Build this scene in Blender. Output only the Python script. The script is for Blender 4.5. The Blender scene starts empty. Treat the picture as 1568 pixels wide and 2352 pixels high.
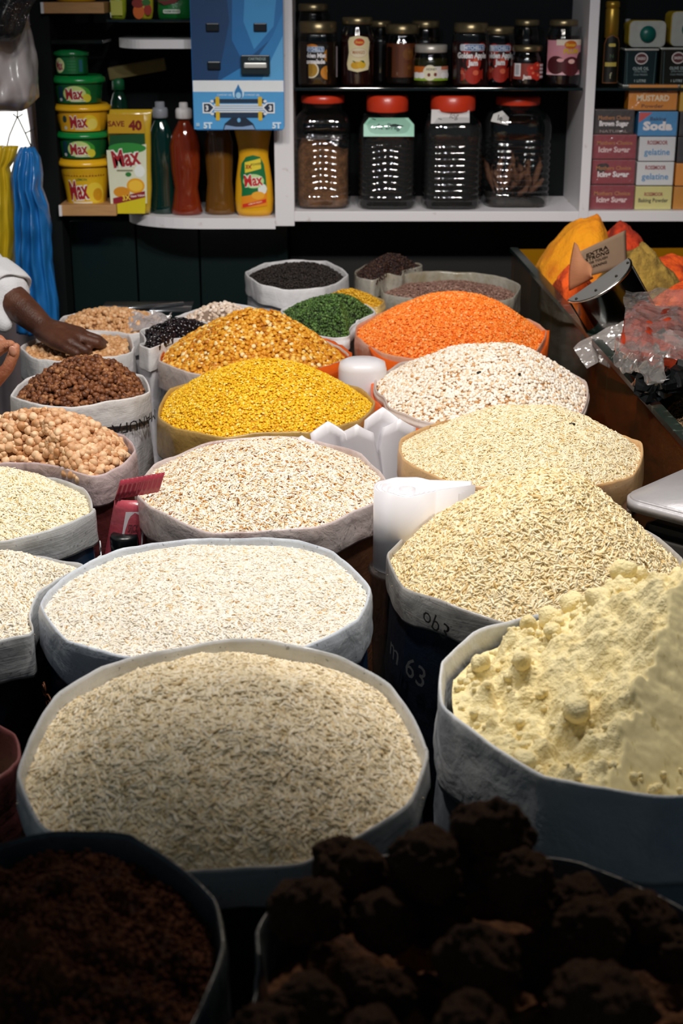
import bpy, bmesh, math, random
from math import sin, cos, pi, radians, atan2, sqrt, hypot
from mathutils import Vector, Matrix, noise
random.seed(7)
SC = bpy.context.scene
COL = SC.collection
# ------------------------------------------------------------------ camera
FPX, PITCH, CZ = 3413.0, radians(19.8), 1.50
cd = bpy.data.cameras.new('camera'); cam = bpy.data.objects.new('camera', cd); COL.objects.link(cam)
cam.location = (0, 0, CZ); cam.rotation_euler = (pi/2 - PITCH, 0, 0)
cd.sensor_fit = 'VERTICAL'; cd.sensor_height = 36; cd.sensor_width = 24; cd.lens = FPX/2352*36
cd.clip_start = .05
cd.dof.use_dof = True; cd.dof.focus_distance = 2.15; cd.dof.aperture_fstop = 9.0
SC.camera = cam
# ------------------------------------------------------------------ world, lamps, exposure
SC.view_settings.view_transform = 'Standard'; SC.view_settings.look = 'None'
SC.view_settings.exposure = 0.0; SC.view_settings.gamma = 1; SC.view_settings.use_curve_mapping = False
w = bpy.data.worlds.new('world'); SC.world = w; w.use_nodes = True
w.node_tree.nodes['Background'].inputs[0].default_value = (.42, .60, .72, 1)
w.node_tree.nodes['Background'].inputs[1].default_value = .10
def spot(loc, target, power, color, cone, blend, size=.03):
    d = bpy.data.lights.new('lamp_or_fill_spot', 'SPOT'); d.energy = power; d.color = color
    d.spot_size = radians(cone); d.spot_blend = blend; d.shadow_soft_size = size
    o = bpy.data.objects.new('lamp_or_fill_spot', d); COL.objects.link(o); o.location = loc
    o.rotation_euler = (Vector(target)-Vector(loc)).to_track_quat('-Z', 'Y').to_euler(); return o
spot((-.48, 1.78, 2.42), (-.36, 2.38, .8), 60, (1, .945, .88), 97, .46, .08)
spot((.08, 1.84, 2.44), (.06, 2.42, .8), 57, (1, .95, .89), 97, .46, .08)
spot((.58, 1.80, 2.42), (.48, 2.38, .8), 49, (1, .945, .88), 97, .46, .08)
spot((-.20, 1.9, 2.25), (.05, 4.0, 1.12), 23, (.92, .96, 1.0), 56, .5, .03)  # unseen fill spot, added to brighten the cabinet from the front
spot((.35, 1.9, 2.25), (.35, 4.0, 1.12), 34, (.94, .97, 1.0), 56, .5, .03)  # another added fill for the shelves, with no fixture behind it
spot((.35, 2.9, 2.3), (.12, .80, .9), 46.0, (1, .86, .72), 20, .9, .05)  # added backlight so the dark front lumps show; not a stall lamp

# ------------------------------------------------------------------ pixel <-> place
def ray(px, py):
    a = (px-784)/FPX; b = -(py-1176)/FPX
    return Vector((a, cos(PITCH)+b*sin(PITCH), -sin(PITCH)+b*cos(PITCH)))
def on_z(px, py, z):
    d = ray(px, py); t = (z-CZ)/d.z; return Vector((d.x*t, d.y*t, z))
def on_y(px, py, Y):
    d = ray(px, py); t = Y/d.y; return Vector((d.x*t, Y, CZ+d.z*t))

def to_px(x, y, z):
    dep = y*cos(PITCH)-(z-CZ)*sin(PITCH); up = y*sin(PITCH)+(z-CZ)*cos(PITCH)
    return 784+FPX*x/dep, 1176-FPX*up/dep
# ------------------------------------------------------------------ helpers
def lin(h):
    if isinstance(h, str):
        h = h.lstrip('#'); c = [int(h[i:i+2], 16)/255 for i in (0, 2, 4)]
    else: c = list(h)
    return tuple((x/12.92 if x <= .04045 else ((x+.055)/1.055)**2.4) for x in c)+(1,)
_M = {}
def nd(nt, typ, **kw):
    n = nt.nodes.new(typ)
    for k, v in kw.items(): setattr(n, k, v)
    return n
def mat(name, color, rough=.5, metal=0, var=.12, vs=40, bump=0, bs=200, spec=.5, color2=None, c2s=8, c2lo=.45, c2hi=.6,
        sheen=0, trans=0, coat=0, stretch=None, emit=0, sss=0):
    if name in _M: return _M[name]
    m = bpy.data.materials.new(name); m.use_nodes = True; nt = m.node_tree; b = nt.nodes['Principled BSDF']; L = nt.links.new
    c = lin(color); b.inputs['Roughness'].default_value = rough; b.inputs['Metallic'].default_value = metal
    b.inputs['Specular IOR Level'].default_value = spec
    b.inputs['Transmission Weight'].default_value = trans; b.inputs['Coat Weight'].default_value = coat
    b.inputs['Coat Roughness'].default_value = .08
    tc = nd(nt, 'ShaderNodeTexCoord'); vec = tc.outputs['Object']
    if stretch:
        mp = nd(nt, 'ShaderNodeMapping'); mp.inputs['Scale'].default_value = stretch; L(vec, mp.inputs[0]); vec = mp.outputs[0]
    n = nd(nt, 'ShaderNodeTexNoise'); n.inputs['Scale'].default_value = vs; n.inputs['Detail'].default_value = 4; L(vec, n.inputs['Vector'])
    mx = nd(nt, 'ShaderNodeMix', data_type='RGBA')
    mx.inputs[6].default_value = tuple(x*(1-var) for x in c[:3])+(1,); mx.inputs[7].default_value = tuple(min(1, x*(1+var)) for x in c[:3])+(1,)
    L(n.outputs['Fac'], mx.inputs[0]); out = mx.outputs[2]
    if color2:
        n2 = nd(nt, 'ShaderNodeTexNoise'); n2.inputs['Scale'].default_value = c2s; n2.inputs['Detail'].default_value = 6; L(vec, n2.inputs['Vector'])
        r = nd(nt, 'ShaderNodeMapRange'); r.inputs[1].default_value = c2lo; r.inputs[2].default_value = c2hi; L(n2.outputs['Fac'], r.inputs[0])
        m2 = nd(nt, 'ShaderNodeMix', data_type='RGBA'); L(r.outputs[0], m2.inputs[0]); L(out, m2.inputs[6]); m2.inputs[7].default_value = lin(color2); out = m2.outputs[2]
    L(out, b.inputs['Base Color'])
    if emit: L(out, b.inputs['Emission Color']); b.inputs['Emission Strength'].default_value = emit
    if bump:
        bn = nd(nt, 'ShaderNodeTexNoise'); bn.inputs['Scale'].default_value = bs; bn.inputs['Detail'].default_value = 5; L(vec, bn.inputs['Vector'])
        bp = nd(nt, 'ShaderNodeBump'); bp.inputs['Strength'].default_value = bump; bp.inputs['Distance'].default_value = .004
        L(bn.outputs['Fac'], bp.inputs['Height']); L(bp.outputs[0], b.inputs['Normal'])
    _M[name] = m; return m
def film(name, color, alpha=.25, rough=.08, bump=.3, bs=60, tint=None):
    """clear or cloudy plastic film / glass: see-through body with a glossy coat"""
    if name in _M: return _M[name]
    m = bpy.data.materials.new(name); m.use_nodes = True; nt = m.node_tree; nt.nodes.clear(); L = nt.links.new
    o = nd(nt, 'ShaderNodeOutputMaterial'); tr = nd(nt, 'ShaderNodeBsdfTransparent'); tr.inputs[0].default_value = lin(tint) if tint else (1, 1, 1, 1)
    p = nd(nt, 'ShaderNodeBsdfPrincipled'); p.inputs['Roughness'].default_value = rough; p.inputs['Base Color'].default_value = lin(color)
    tc = nd(nt, 'ShaderNodeTexCoord')
    n = nd(nt, 'ShaderNodeTexNoise'); n.inputs['Scale'].default_value = bs; L(tc.outputs['Object'], n.inputs['Vector'])
    bp = nd(nt, 'ShaderNodeBump'); bp.inputs['Strength'].default_value = bump; bp.inputs['Distance'].default_value = .005
    L(n.outputs['Fac'], bp.inputs['Height']); L(bp.outputs[0], p.inputs['Normal'])
    mx = nd(nt, 'ShaderNodeMixShader'); mx.inputs[0].default_value = alpha; L(tr.outputs[0], mx.inputs[1]); L(p.outputs[0], mx.inputs[2])
    g = nd(nt, 'ShaderNodeBsdfGlossy'); g.inputs['Roughness'].default_value = rough; L(bp.outputs[0], g.inputs['Normal'])
    lw0 = nd(nt, 'ShaderNodeLayerWeight'); L(bp.outputs[0], lw0.inputs['Normal'])
    pw = nd(nt, 'ShaderNodeMath', operation='POWER'); L(lw0.outputs['Facing'], pw.inputs[0]); pw.inputs[1].default_value = 4
    lw = nd(nt, 'ShaderNodeMath', operation='MULTIPLY_ADD'); L(pw.outputs[0], lw.inputs[0]); lw.inputs[1].default_value = .7; lw.inputs[2].default_value = .06
    m2 = nd(nt, 'ShaderNodeMixShader'); L(lw.outputs[0], m2.inputs[0]); L(mx.outputs[0], m2.inputs[1]); L(g.outputs[0], m2.inputs[2])
    L(m2.outputs[0], o.inputs[0]); _M[name] = m; return m
def cloth(name, color, color2=None, rough=.42, weave=1.0, crease=.5, stain=.5):
    """woven plastic sack fabric: fine weave lines, creases, grime"""
    if name in _M: return _M[name]
    m = bpy.data.materials.new(name); m.use_nodes = True; nt = m.node_tree; b = nt.nodes['Principled BSDF']; L = nt.links.new
    b.inputs['Roughness'].default_value = rough
    tc = nd(nt, 'ShaderNodeTexCoord')
    n = nd(nt, 'ShaderNodeTexNoise'); n.inputs['Scale'].default_value = 9; n.inputs['Detail'].default_value = 8; n.inputs['Roughness'].default_value = .65; L(tc.outputs['Object'], n.inputs['Vector'])
    r = nd(nt, 'ShaderNodeMapRange'); r.inputs[1].default_value = .48; r.inputs[2].default_value = .68; L(n.outputs['Fac'], r.inputs[0])
    mx = nd(nt, 'ShaderNodeMix', data_type='RGBA'); mx.inputs[6].default_value = lin(color); mx.inputs[7].default_value = lin(color2 or color)
    L(r.outputs[0], mx.inputs[0])
    sp = nd(nt, 'ShaderNodeTexNoise'); sp.inputs['Scale'].default_value = 170; sp.inputs['Detail'].default_value = 2; L(tc.outputs['Object'], sp.inputs['Vector'])
    r2 = nd(nt, 'ShaderNodeMapRange'); r2.inputs[1].default_value = .66; r2.inputs[2].default_value = .72; r2.inputs[4].default_value = stain; L(sp.outputs['Fac'], r2.inputs[0])
    m2 = nd(nt, 'ShaderNodeMix', data_type='RGBA'); L(r2.outputs[0], m2.inputs[0]); L(mx.outputs[2], m2.inputs[6]); m2.inputs[7].default_value = (.03, .025, .02, 1)
    L(m2.outputs[2], b.inputs['Base Color'])
    mp = nd(nt, 'ShaderNodeMapping'); mp.inputs['Scale'].default_value = (14, 14, 420); L(tc.outputs['Object'], mp.inputs[0])
    wn = nd(nt, 'ShaderNodeTexNoise'); wn.inputs['Scale'].default_value = 1; wn.inputs['Detail'].default_value = 1; L(mp.outputs[0], wn.inputs['Vector'])
    bp = nd(nt, 'ShaderNodeBump'); bp.inputs['Strength'].default_value = .16*weave; bp.inputs['Distance'].default_value = .002; L(wn.outputs['Fac'], bp.inputs['Height'])
    cn = nd(nt, 'ShaderNodeTexNoise'); cn.inputs['Scale'].default_value = 26; cn.inputs['Detail'].default_value = 5; cn.inputs['Distortion'].default_value = .35; L(tc.outputs['Object'], cn.inputs['Vector'])
    bp2 = nd(nt, 'ShaderNodeBump'); bp2.inputs['Strength'].default_value = crease*.55; bp2.inputs['Distance'].default_value = .010
    L(cn.outputs['Fac'], bp2.inputs['Height']); L(bp.outputs[0], bp2.inputs['Normal']); L(bp2.outputs[0], b.inputs['Normal'])
    _M[name] = m; return m
def grain_mat(name, stops, rough=.45, sss=0, spec=.4):
    """colour picked at random for every single grain"""
    if name in _M: return _M[name]
    m = bpy.data.materials.new(name); m.use_nodes = True; nt = m.node_tree; b = nt.nodes['Principled BSDF']; L = nt.links.new
    b.inputs['Roughness'].default_value = rough; b.inputs['Specular IOR Level'].default_value = spec
    oi = nd(nt, 'ShaderNodeObjectInfo'); cr = nd(nt, 'ShaderNodeValToRGB'); cr.color_ramp.interpolation = 'CONSTANT'
    e = cr.color_ramp.elements; tot = sum(s[1] for s in stops); acc = 0
    for i, (c, wgt) in enumerate(stops):
        el = e[i] if i < 2 else e.new(acc/tot)
        el.position = acc/tot; el.color = lin(c); acc += wgt
    L(oi.outputs['Random'], cr.inputs[0]); L(cr.outputs[0], b.inputs['Base Color'])
    _M[name] = m; return m

def new_obj(name, me, parent=None, mats=()):
    o = bpy.data.objects.new(name, me); COL.objects.link(o)
    for m in (mats if isinstance(mats, (list, tuple)) else [mats]):
        if m: me.materials.append(m)
    if parent: o.parent = parent
    return o
def obj(name, bm, m, parent=None, smooth=True, kind=None):
    me = bpy.data.meshes.new(name)
    bmesh.ops.recalc_face_normals(bm, faces=bm.faces[:]) if len(bm.faces) < 60000 else None
    bm.to_mesh(me); bm.free()
    if smooth: me.polygons.foreach_set('use_smooth', [True]*len(me.polygons))
    o = new_obj(name, me, parent, m)
    if kind: o['kind'] = kind
    return o
def tag(o, label, cat, group=None, kind=None):
    o['label'] = label; o['category'] = cat
    if group: o['group'] = group
    if kind: o['kind'] = kind
    return o
def thing(name, label, cat, loc=(0, 0, 0), rz=0, group=None):
    o = bpy.data.objects.new(name, None); COL.objects.link(o); o.empty_display_size = .05
    o.location = loc; o.rotation_euler = (0, 0, rz); return tag(o, label, cat, group)
def box(bm, c, s, bev=0, rot=None, mi=0):
    r = bmesh.ops.create_cube(bm, size=1); vs = r['verts']
    M = Matrix.Translation(c) @ (rot.to_4x4() if rot else Matrix.Identity(4)) @ Matrix.Diagonal((*s, 1))
    bmesh.ops.transform(bm, matrix=M, verts=vs)
    fs = {f for v in vs for f in v.link_faces}
    for f in fs: f.material_index = mi
    if bev:
        es = {e for f in fs for e in f.edges}
        bmesh.ops.bevel(bm, geom=list(es), offset=bev, segments=2, profile=.6, affect='EDGES')
    return bm
def B(): return bmesh.new()
def struct(name, bm, m, parent=None, smooth=False):
    o = obj(name, bm, m, parent, smooth)
    if not parent: o['kind'] = 'structure'
    return o
def lathe(bm, prof, n=40, dr=1.0, sq=2.0, cap=True, mi=0, cx=0, cy=0, f=None):
    """prof: list of (radius, z); dr: depth ratio; sq: superellipse exponent"""
    rings = []
    for r, z in prof:
        ring = []
        for i in range(n):
            t = 2*pi*i/n; c, s = cos(t), sin(t)
            if sq != 2:
                k = (abs(c)**sq+abs(s)**sq)**(-1/sq); c, s = c*k, s*k
            x, y = r*c, r*s*dr
            if f: x, y, zz = f(x, y, z, t)
            else: zz = z
            ring.append(bm.verts.new((cx+x, cy+y, zz)))
        rings.append(ring)
    for a, b in zip(rings, rings[1:]):
        for i in range(n):
            fc = bm.faces.new((a[i], a[(i+1) % n], b[(i+1) % n], b[i])); fc.material_index = mi
    if cap:
        for rg, rev in ((rings[0], True), (rings[-1], False)):
            try:
                fc = bm.faces.new(rg[::-1] if rev else rg); fc.material_index = mi
            except ValueError: pass
    return rings
def tube(bm, pts, rad, n=8, mi=0, closed=False):
    pts = [Vector(p) for p in pts]; rads = rad if isinstance(rad, (list, tuple)) else [rad]*len(pts)
    rings = []; up = Vector((0, 0, 1))
    for i, p in enumerate(pts):
        d = (pts[min(i+1, len(pts)-1)]-pts[max(i-1, 0)]).normalized()
        a = d.cross(up); a = d.cross(Vector((1, 0, 0))) if a.length < .05 else a
        a.normalize(); b2 = d.cross(a).normalized()
        rings.append([bm.verts.new(p+rads[i]*(cos(2*pi*k/n)*a+sin(2*pi*k/n)*b2)) for k in range(n)])
    for A_, B_ in zip(rings, rings[1:]):
        for k in range(n):
            bm.faces.new((A_[k], A_[(k+1) % n], B_[(k+1) % n], B_[k])).material_index = mi
    for r in (rings[0][::-1], rings[-1]):
        try: bm.faces.new(r).material_index = mi
        except ValueError: pass
def fbm(p, o=4):
    return noise.fractal(Vector(p), 1.0, 2.0, o)

# ------------------------------------------------------------------ printed labels: flat shapes and lettering laid on a surface
_pm = {}
def ink(c):
    if c not in _pm: _pm[c] = mat('ink_'+c.strip('#'), c, .4, var=.04)
    return _pm[c]
class Print:
    def __init__(s): s.bm = bmesh.new(); s.mats = []; s.k = 0
    def mi(s, c):
        m = ink(c) if isinstance(c, str) else c
        if m not in s.mats: s.mats.append(m)
        return s.mats.index(m)
    def poly(s, pts, c):
        s.k += 1; vs = [s.bm.verts.new((x, y, s.k)) for x, y in pts]
        f = s.bm.faces.new(vs); f.material_index = s.mi(c)
        if f.normal.z < 0: f.normal_flip()
        return s
    def rect(s, x0, y0, x1, y1, c, r=0):
        if not r: return s.poly([(x0, y0), (x1, y0), (x1, y1), (x0, y1)], c)
        pts = []
        for cx, cy, a0 in ((x1-r, y0+r, -90), (x1-r, y1-r, 0), (x0+r, y1-r, 90), (x0+r, y0+r, 180)):
            for i in range(5):
                a = radians(a0+i*22.5); pts.append((cx+r*cos(a), cy+r*sin(a)))
        return s.poly(pts, c)
    def oval(s, cx, cy, rx, ry, c, n=20, a0=0):
        return s.poly([(cx+rx*cos(2*pi*i/n+a0), cy+ry*sin(2*pi*i/n+a0)) for i in range(n)], c)
    def text(s, t, cx, cy, h, c, bold=.0, w=None, shear=0, rot=0, outline=None, og=.012):
        for col, off in (((outline, bold+og),) if outline else ())+((c, bold),):
            s.k += 1
            cu = bpy.data.curves.new('t', 'FONT'); cu.body = t; cu.size = 1; cu.align_x = 'CENTER'; cu.align_y = 'CENTER'
            cu.offset = off; cu.shear = shear; cu.resolution_u = 2
            o = bpy.data.objects.new('t', cu); me = bpy.data.meshes.new_from_object(o)
            if not len(me.vertices): continue
            xs = [v.co.x for v in me.vertices]; ys = [v.co.y for v in me.vertices]
            W = max(xs)-min(xs); H = max(ys)-min(ys); mx_, my_ = (max(xs)+min(xs))/2, (max(ys)+min(ys))/2
            if off == bold: k0 = (W, H, mx_, my_)
            sx = h/.72 if w is None else w/W; sy = h/.72
            i = s.mi(col); vs = []
            for v in me.vertices:
                x, y = (v.co.x-mx_)*sx, (v.co.y-my_)*sy
                vs.append(s.bm.verts.new((cx+x*cos(rot)-y*sin(rot), cy+x*sin(rot)+y*cos(rot), s.k)))
            for p in me.polygons:
                try: s.bm.faces.new([vs[j] for j in p.vertices]).material_index = i
                except ValueError: pass
            bpy.data.meshes.remove(me); bpy.data.objects.remove(o)
        return s
    def put(s, parent, fn, cuts=None, name='label', lift=.00012, base=.0004):
        bm = s.bm
        if cuts:
            x = cuts[0]
            while x < cuts[1]:
                bmesh.ops.bisect_plane(bm, geom=bm.verts[:]+bm.edges[:]+bm.faces[:], plane_co=(x, 0, 0), plane_no=(1, 0, 0)); x += cuts[2]
        for v in bm.verts: v.co = Vector(fn(v.co.x, v.co.y, base+v.co.z*lift))
        me = bpy.data.meshes.new(name); bm.to_mesh(me); bm.free()
        return new_obj(name, me, parent, s.mats)
def on_round(R, z0=0, dr=1.0, a0=0):
    """u,v -> front of an upright round body of radius R(z)"""
    def fn(u, v, l):
        r = R(v) if callable(R) else R
        a = u/r+a0; return ((r+l)*sin(a), -(r*dr+l)*cos(a), z0+v)
    return fn
def on_flat(y=0): return lambda u, v, l: (u, y-l, v)

# ------------------------------------------------------------------ the room
black = mat('black_board', '#060a0c', .75, var=.25, vs=9, spec=.2)
bm = B(); box(bm, (0, 2.6, -.02), (5.2, 6.4, .04)); struct('floor', bm, mat('floor_concrete', '#2a2724', .8, bump=.4, bs=30, color2='#1c1a18'))
bm = B(); box(bm, (0, 4.62, 1.5), (5.2, .06, 3.0)); struct('wall_back', bm, mat('back_wall_paint', '#10191b', .7, bump=.2, bs=60))
bm = B(); box(bm, (2.0, 2.6, 1.5), (.06, 6.0, 3.0)); struct('wall_right', bm, mat('side_wall_paint', '#20262a', .8, bump=.2, bs=60))
bm = B(); box(bm, (0, 2.4, 3.02), (5.2, 6.0, .04)); struct('ceiling', bm, mat('ceiling_board', '#3c3a38', .8, bump=.2, bs=40))
bm = B(); box(bm, (-.05, 2.05, .15), (1.9, 3.9, .30), .01); struct('trim_1', bm, mat('dark_plinth', '#14110f', .8, bump=.5, bs=30, color2='#080808'))
bm = B()
box(bm, (-1.62, 4.45, .45), (1.4, .05, .9)); box(bm, (-1.62, 4.45, 2.25), (1.4, .05, 1.5)); struct('wall_left', bm, mat('left_wall', '#c9b6b8', .8, bump=.2))
PLZ = .30

# ------------------------------------------------------------------ heaps and sacks
def gn_grains(o, density, size, gmat, tilt=28, lift=.0, seed=0, shape='ico', jit=.25, scatter=.004, keep_base=True, lumpy=0, sub=2):
    """loose grains over a heap: every grain a small solid laid on the heap's surface"""
    ng = bpy.data.node_groups.new('grains', 'GeometryNodeTree'); L = ng.links.new
    ng.interface.new_socket('Geometry', in_out='INPUT', socket_type='NodeSocketGeometry')
    ng.interface.new_socket('Geometry', in_out='OUTPUT', socket_type='NodeSocketGeometry')
    N = ng.nodes.new
    gi, go = N('NodeGroupInput'), N('NodeGroupOutput')
    dp = N('GeometryNodeDistributePointsOnFaces'); dp.inputs['Density'].default_value = density; dp.inputs['Seed'].default_value = seed
    L(gi.outputs[0], dp.inputs['Mesh'])
    ic = N('GeometryNodeMeshIcoSphere'); ic.inputs['Radius'].default_value = .5; ic.inputs['Subdivisions'].default_value = sub
    geo = ic.outputs[0]
    if lumpy:
        nz = N('ShaderNodeTexNoise'); nz.inputs['Scale'].default_value = 1.8
        sb = N('ShaderNodeVectorMath'); sb.operation = 'SUBTRACT'; sb.inputs[1].default_value = (.5, .5, .5); L(nz.outputs['Color'], sb.inputs[0])
        sc = N('ShaderNodeVectorMath'); sc.operation = 'SCALE'; sc.inputs['Scale'].default_value = lumpy; L(sb.outputs[0], sc.inputs[0])
        stp = N('GeometryNodeSetPosition'); L(geo, stp.inputs[0]); L(sc.outputs[0], stp.inputs['Offset']); geo = stp.outputs[0]
    tr = N('GeometryNodeTransform'); tr.inputs['Scale'].default_value = size; L(geo, tr.inputs[0])
    ss = N('GeometryNodeSetShadeSmooth'); L(tr.outputs[0], ss.inputs[0])
    sm = N('GeometryNodeSetMaterial'); sm.inputs['Material'].default_value = gmat; L(ss.outputs[0], sm.inputs[0])
    rv = N('FunctionNodeRandomValue'); rv.data_type = 'FLOAT_VECTOR'; t = radians(tilt)
    rv.inputs[0].default_value = (-t, -t, 0); rv.inputs[1].default_value = (t, t, 2*pi); rv.inputs['Seed'].default_value = seed+3
    e2r = N('FunctionNodeEulerToRotation'); L(rv.outputs[0], e2r.inputs[0])
    rr = N('FunctionNodeRotateRotation'); rr.rotation_space = 'LOCAL'; L(dp.outputs['Rotation'], rr.inputs[0]); L(e2r.outputs[0], rr.inputs[1])
    rs = N('FunctionNodeRandomValue'); rs.data_type = 'FLOAT'; rs.inputs[2].default_value = 1-jit; rs.inputs[3].default_value = 1+jit; rs.inputs['Seed'].default_value = seed+9
    ip = N('GeometryNodeInstanceOnPoints'); L(dp.outputs['Points'], ip.inputs['Points']); L(sm.outputs[0], ip.inputs['Instance'])
    L(rr.outputs[0], ip.inputs['Rotation']); L(rs.outputs[1], ip.inputs['Scale'])
    r3 = N('FunctionNodeRandomValue'); r3.data_type = 'FLOAT_VECTOR'; r3.inputs[0].default_value = (0, 0, -scatter*.4+lift); r3.inputs[1].default_value = (0, 0, scatter+lift); r3.inputs['Seed'].default_value = seed+5
    sp = N('GeometryNodeSetPosition'); L(ip.outputs[0], sp.inputs[0]); L(r3.outputs[0], sp.inputs['Offset'])
    jn = N('GeometryNodeJoinGeometry'); L(sp.outputs[0], jn.inputs[0])
    if keep_base: L(gi.outputs[0], jn.inputs[0])
    L(jn.outputs[0], go.inputs[0])
    md = o.modifiers.new('grains', 'NODES'); md.node_group = ng

SACKS = []
RIMS = []
class Rim:
    def __init__(s, xl, xr, yt, yb, z, seed, poly=.55, jz=.005, rot=0, nc=11):
        xc, yc = (xl+xr)/2, (yt+yb)/2
        yb_, yf = on_z(xc, yt, z).y, on_z(xc, yb, z).y
        s.cy = (yb_+yf)/2; s.ry = (yb_-yf)/2
        l, r = on_z(xl, yc, z), on_z(xr, yc, z); s.cx = on_z(xc, yc, z).x*s.cy/on_z(xc, yc, z).y; s.rx = (r.x-l.x)/2*(s.cy/l.y)
        s.z = z; rnd = random.Random(seed)
        for _ in range(8):
            q = [to_px(s.cx+(s.rx+.003)*cos(2*pi*i/72), s.cy+(s.ry+.002)*sin(2*pi*i/72), z) for i in range(72)]
            X0, X1, Y0, Y1 = min(a for a, b in q), max(a for a, b in q), min(b for a, b in q), max(b for a, b in q)
            mx = (X1-X0)/(2*s.rx); my = (Y1-Y0)/(2*s.ry)
            s.rx += ((xr-xl)-(X1-X0))/2/mx; s.cx += ((xl+xr)-(X0+X1))/2/mx
            s.ry += ((yb-yt)-(Y1-Y0))/2/my; s.cy -= ((yt+yb)-(Y0+Y1))/2/my
        a = 0; cs = []
        for i in range(nc): cs.append((2*pi*(i+rnd.uniform(-.28, .28))/nc, 1+rnd.uniform(-.012, .018), rnd.uniform(-jz, jz)))
        s.cs = cs; s.nc = nc; s.poly = poly; s.seed = seed
        # neighbours already standing press their dents into this sack
        raw = []
        for i in range(180):
            t = 2*pi*i/180; k = 1.0
            p = s._at(t, .012)
            for o in RIMS:
                if abs(o.cx-s.cx) > o.rx+s.rx+.05 or abs(o.cy-s.cy) > o.ry+s.ry+.05: continue
                kk = 1.0
                while kk > .3 and hypot((s.cx+p.x*kk-o.cx)/(o.rx+.012), (s.cy+p.y*kk-o.cy)/(o.ry+.012)) < 1: kk -= .01
                k = min(k, kk)
            raw.append(k)
        for _ in range(3): raw = [min(raw[i], (raw[i-1]+raw[i]*2+raw[(i+1) % 180])/4) for i in range(180)]
        s.k = raw; RIMS.append(s)
    def at(s, t, grow=0.0):
        p = s._at(t, 0); f = (t % (2*pi))/(2*pi)*180; i = int(f) % 180; u = f-int(f)
        k = s.k[i]*(1-u)+s.k[(i+1) % 180]*u
        q = Vector((p.x*k, p.y*k)); q += q.normalized()*grow
        return Vector((q.x, q.y, p.z))
    def _at(s, t, grow=0.0):
        t = t % (2*pi); cs = s.cs
        for i in range(s.nc):
            a0, m0, z0 = cs[i]; a1, m1, z1 = cs[(i+1) % s.nc]
            if a1 < a0: a1 += 2*pi
            tt = t if t >= a0 else t+2*pi
            if a0 <= tt <= a1:
                k = (tt-a0)/(a1-a0); break
        else: k = 0; a0 = a1 = t; m0 = m1 = 1; z0 = z1 = 0
        m = m0+(m1-m0)*k
        arc = Vector((cos(t)*m, sin(t)*m))
        ch = Vector((cos(a0), sin(a0)))*m0*(1-k)+Vector((cos(a1), sin(a1)))*m1*k
        p = arc.lerp(ch, s.poly)
        q = Vector((p.x*s.rx, p.y*s.ry)); q += q.normalized()*grow
        return Vector((q.x, q.y, z0+(z1-z0)*k))

def sack(rim, label, cuff_m, body_m, cuff_h=.055, wr=.0026, bottom=PLZ, bulge=.007, inner_m=None, group=None, seg=120, prints=None, thick=.004, roll=True, cat='sack', cuff_label=None):
    root = thing('grain_sack', label, cat, (rim.cx, rim.cy, bottom), 0, group)
    top = rim.z-bottom; sd = rim.seed*3.17
    prof = [(-.012, -.085), (-.008, -.05), (-.004, -.02), (-.0015, -.004), (0, 0), (.0012, .0002), (.0026, -.003), (.0034, -.012),
            (.0038, -cuff_h*.4), (.0042, -cuff_h*.7), (.0048, -cuff_h*.93), (.004, -cuff_h), (.0015, -cuff_h+.003)]
    bm = B(); rings = []
    for j, (o, dz) in enumerate(prof):
        ring = []
        for i in range(seg):
            t = 2*pi*i/seg; p = rim.at(t, o); outer = 1 if j > 6 else .25
            q = Vector((p.x*9+sd, p.y*9, dz*14))
            nzv = noise.noise(q)*1.0+noise.noise(Vector((t*6+sd, dz*40, 3)))*.6
            g = p.xy.normalized()*nzv*wr*outer
            wob = noise.noise(Vector((p.x*14, p.y*14, sd)))*.004+noise.noise(Vector((p.x*45, p.y*45, sd)))*.0012
            dd = wob if j in (3, 4, 5, 6) else (wob*1.6 if j > 9 else 0)
            ring.append(bm.verts.new((p.x+g.x, p.y+g.y, top+p.z+dz+dd)))
        rings.append(ring)
    for a, b in zip(rings, rings[1:]):
        for i in range(seg): bm.faces.new((a[i], a[(i+1) % seg], b[(i+1) % seg], b[i]))
    c = obj('cuff', bm, [cuff_m]+([inner_m] if inner_m else []), root)
    if inner_m:
        for p in c.data.polygons:
            r = p.index//seg
            if r < 3: p.material_index = 1
    if cuff_label: c['label'] = cuff_label
    bm = B(); rings = []; H = top-cuff_h+.012; nr = 12
    for j in range(nr+1):
        k = j/nr; dz = -(cuff_h-.012)-k*H+(.0 if j < nr else .001); ring = []
        for i in range(seg):
            t = 2*pi*i/seg; p = rim.at(t, -.004+bulge*sin(pi*min(1, k*1.1))-.03*k**3)
            nzv = noise.noise(Vector((p.x*7+sd, p.y*7, dz*9)))+.6*noise.noise(Vector((t*5+sd+dz*9, dz*16, 7)))
            g = p.xy.normalized()*(nzv*wr*1.6*min(1, k*5))
            ring.append(bm.verts.new((p.x+g.x, p.y+g.y, max(0, top+p.z*(1-k)+dz))))
        rings.append(ring)
    for a, b in zip(rings, rings[1:]):
        for i in range(seg): bm.faces.new((a[i], a[(i+1) % seg], b[(i+1) % seg], b[i]))
    bm.faces.new(rings[-1])
    b = obj('sack_body', bm, body_m, root)
    SACKS.append((label, rim.cx, rim.cy, rim.rx, rim.ry, rim.z))
    return root
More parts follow.
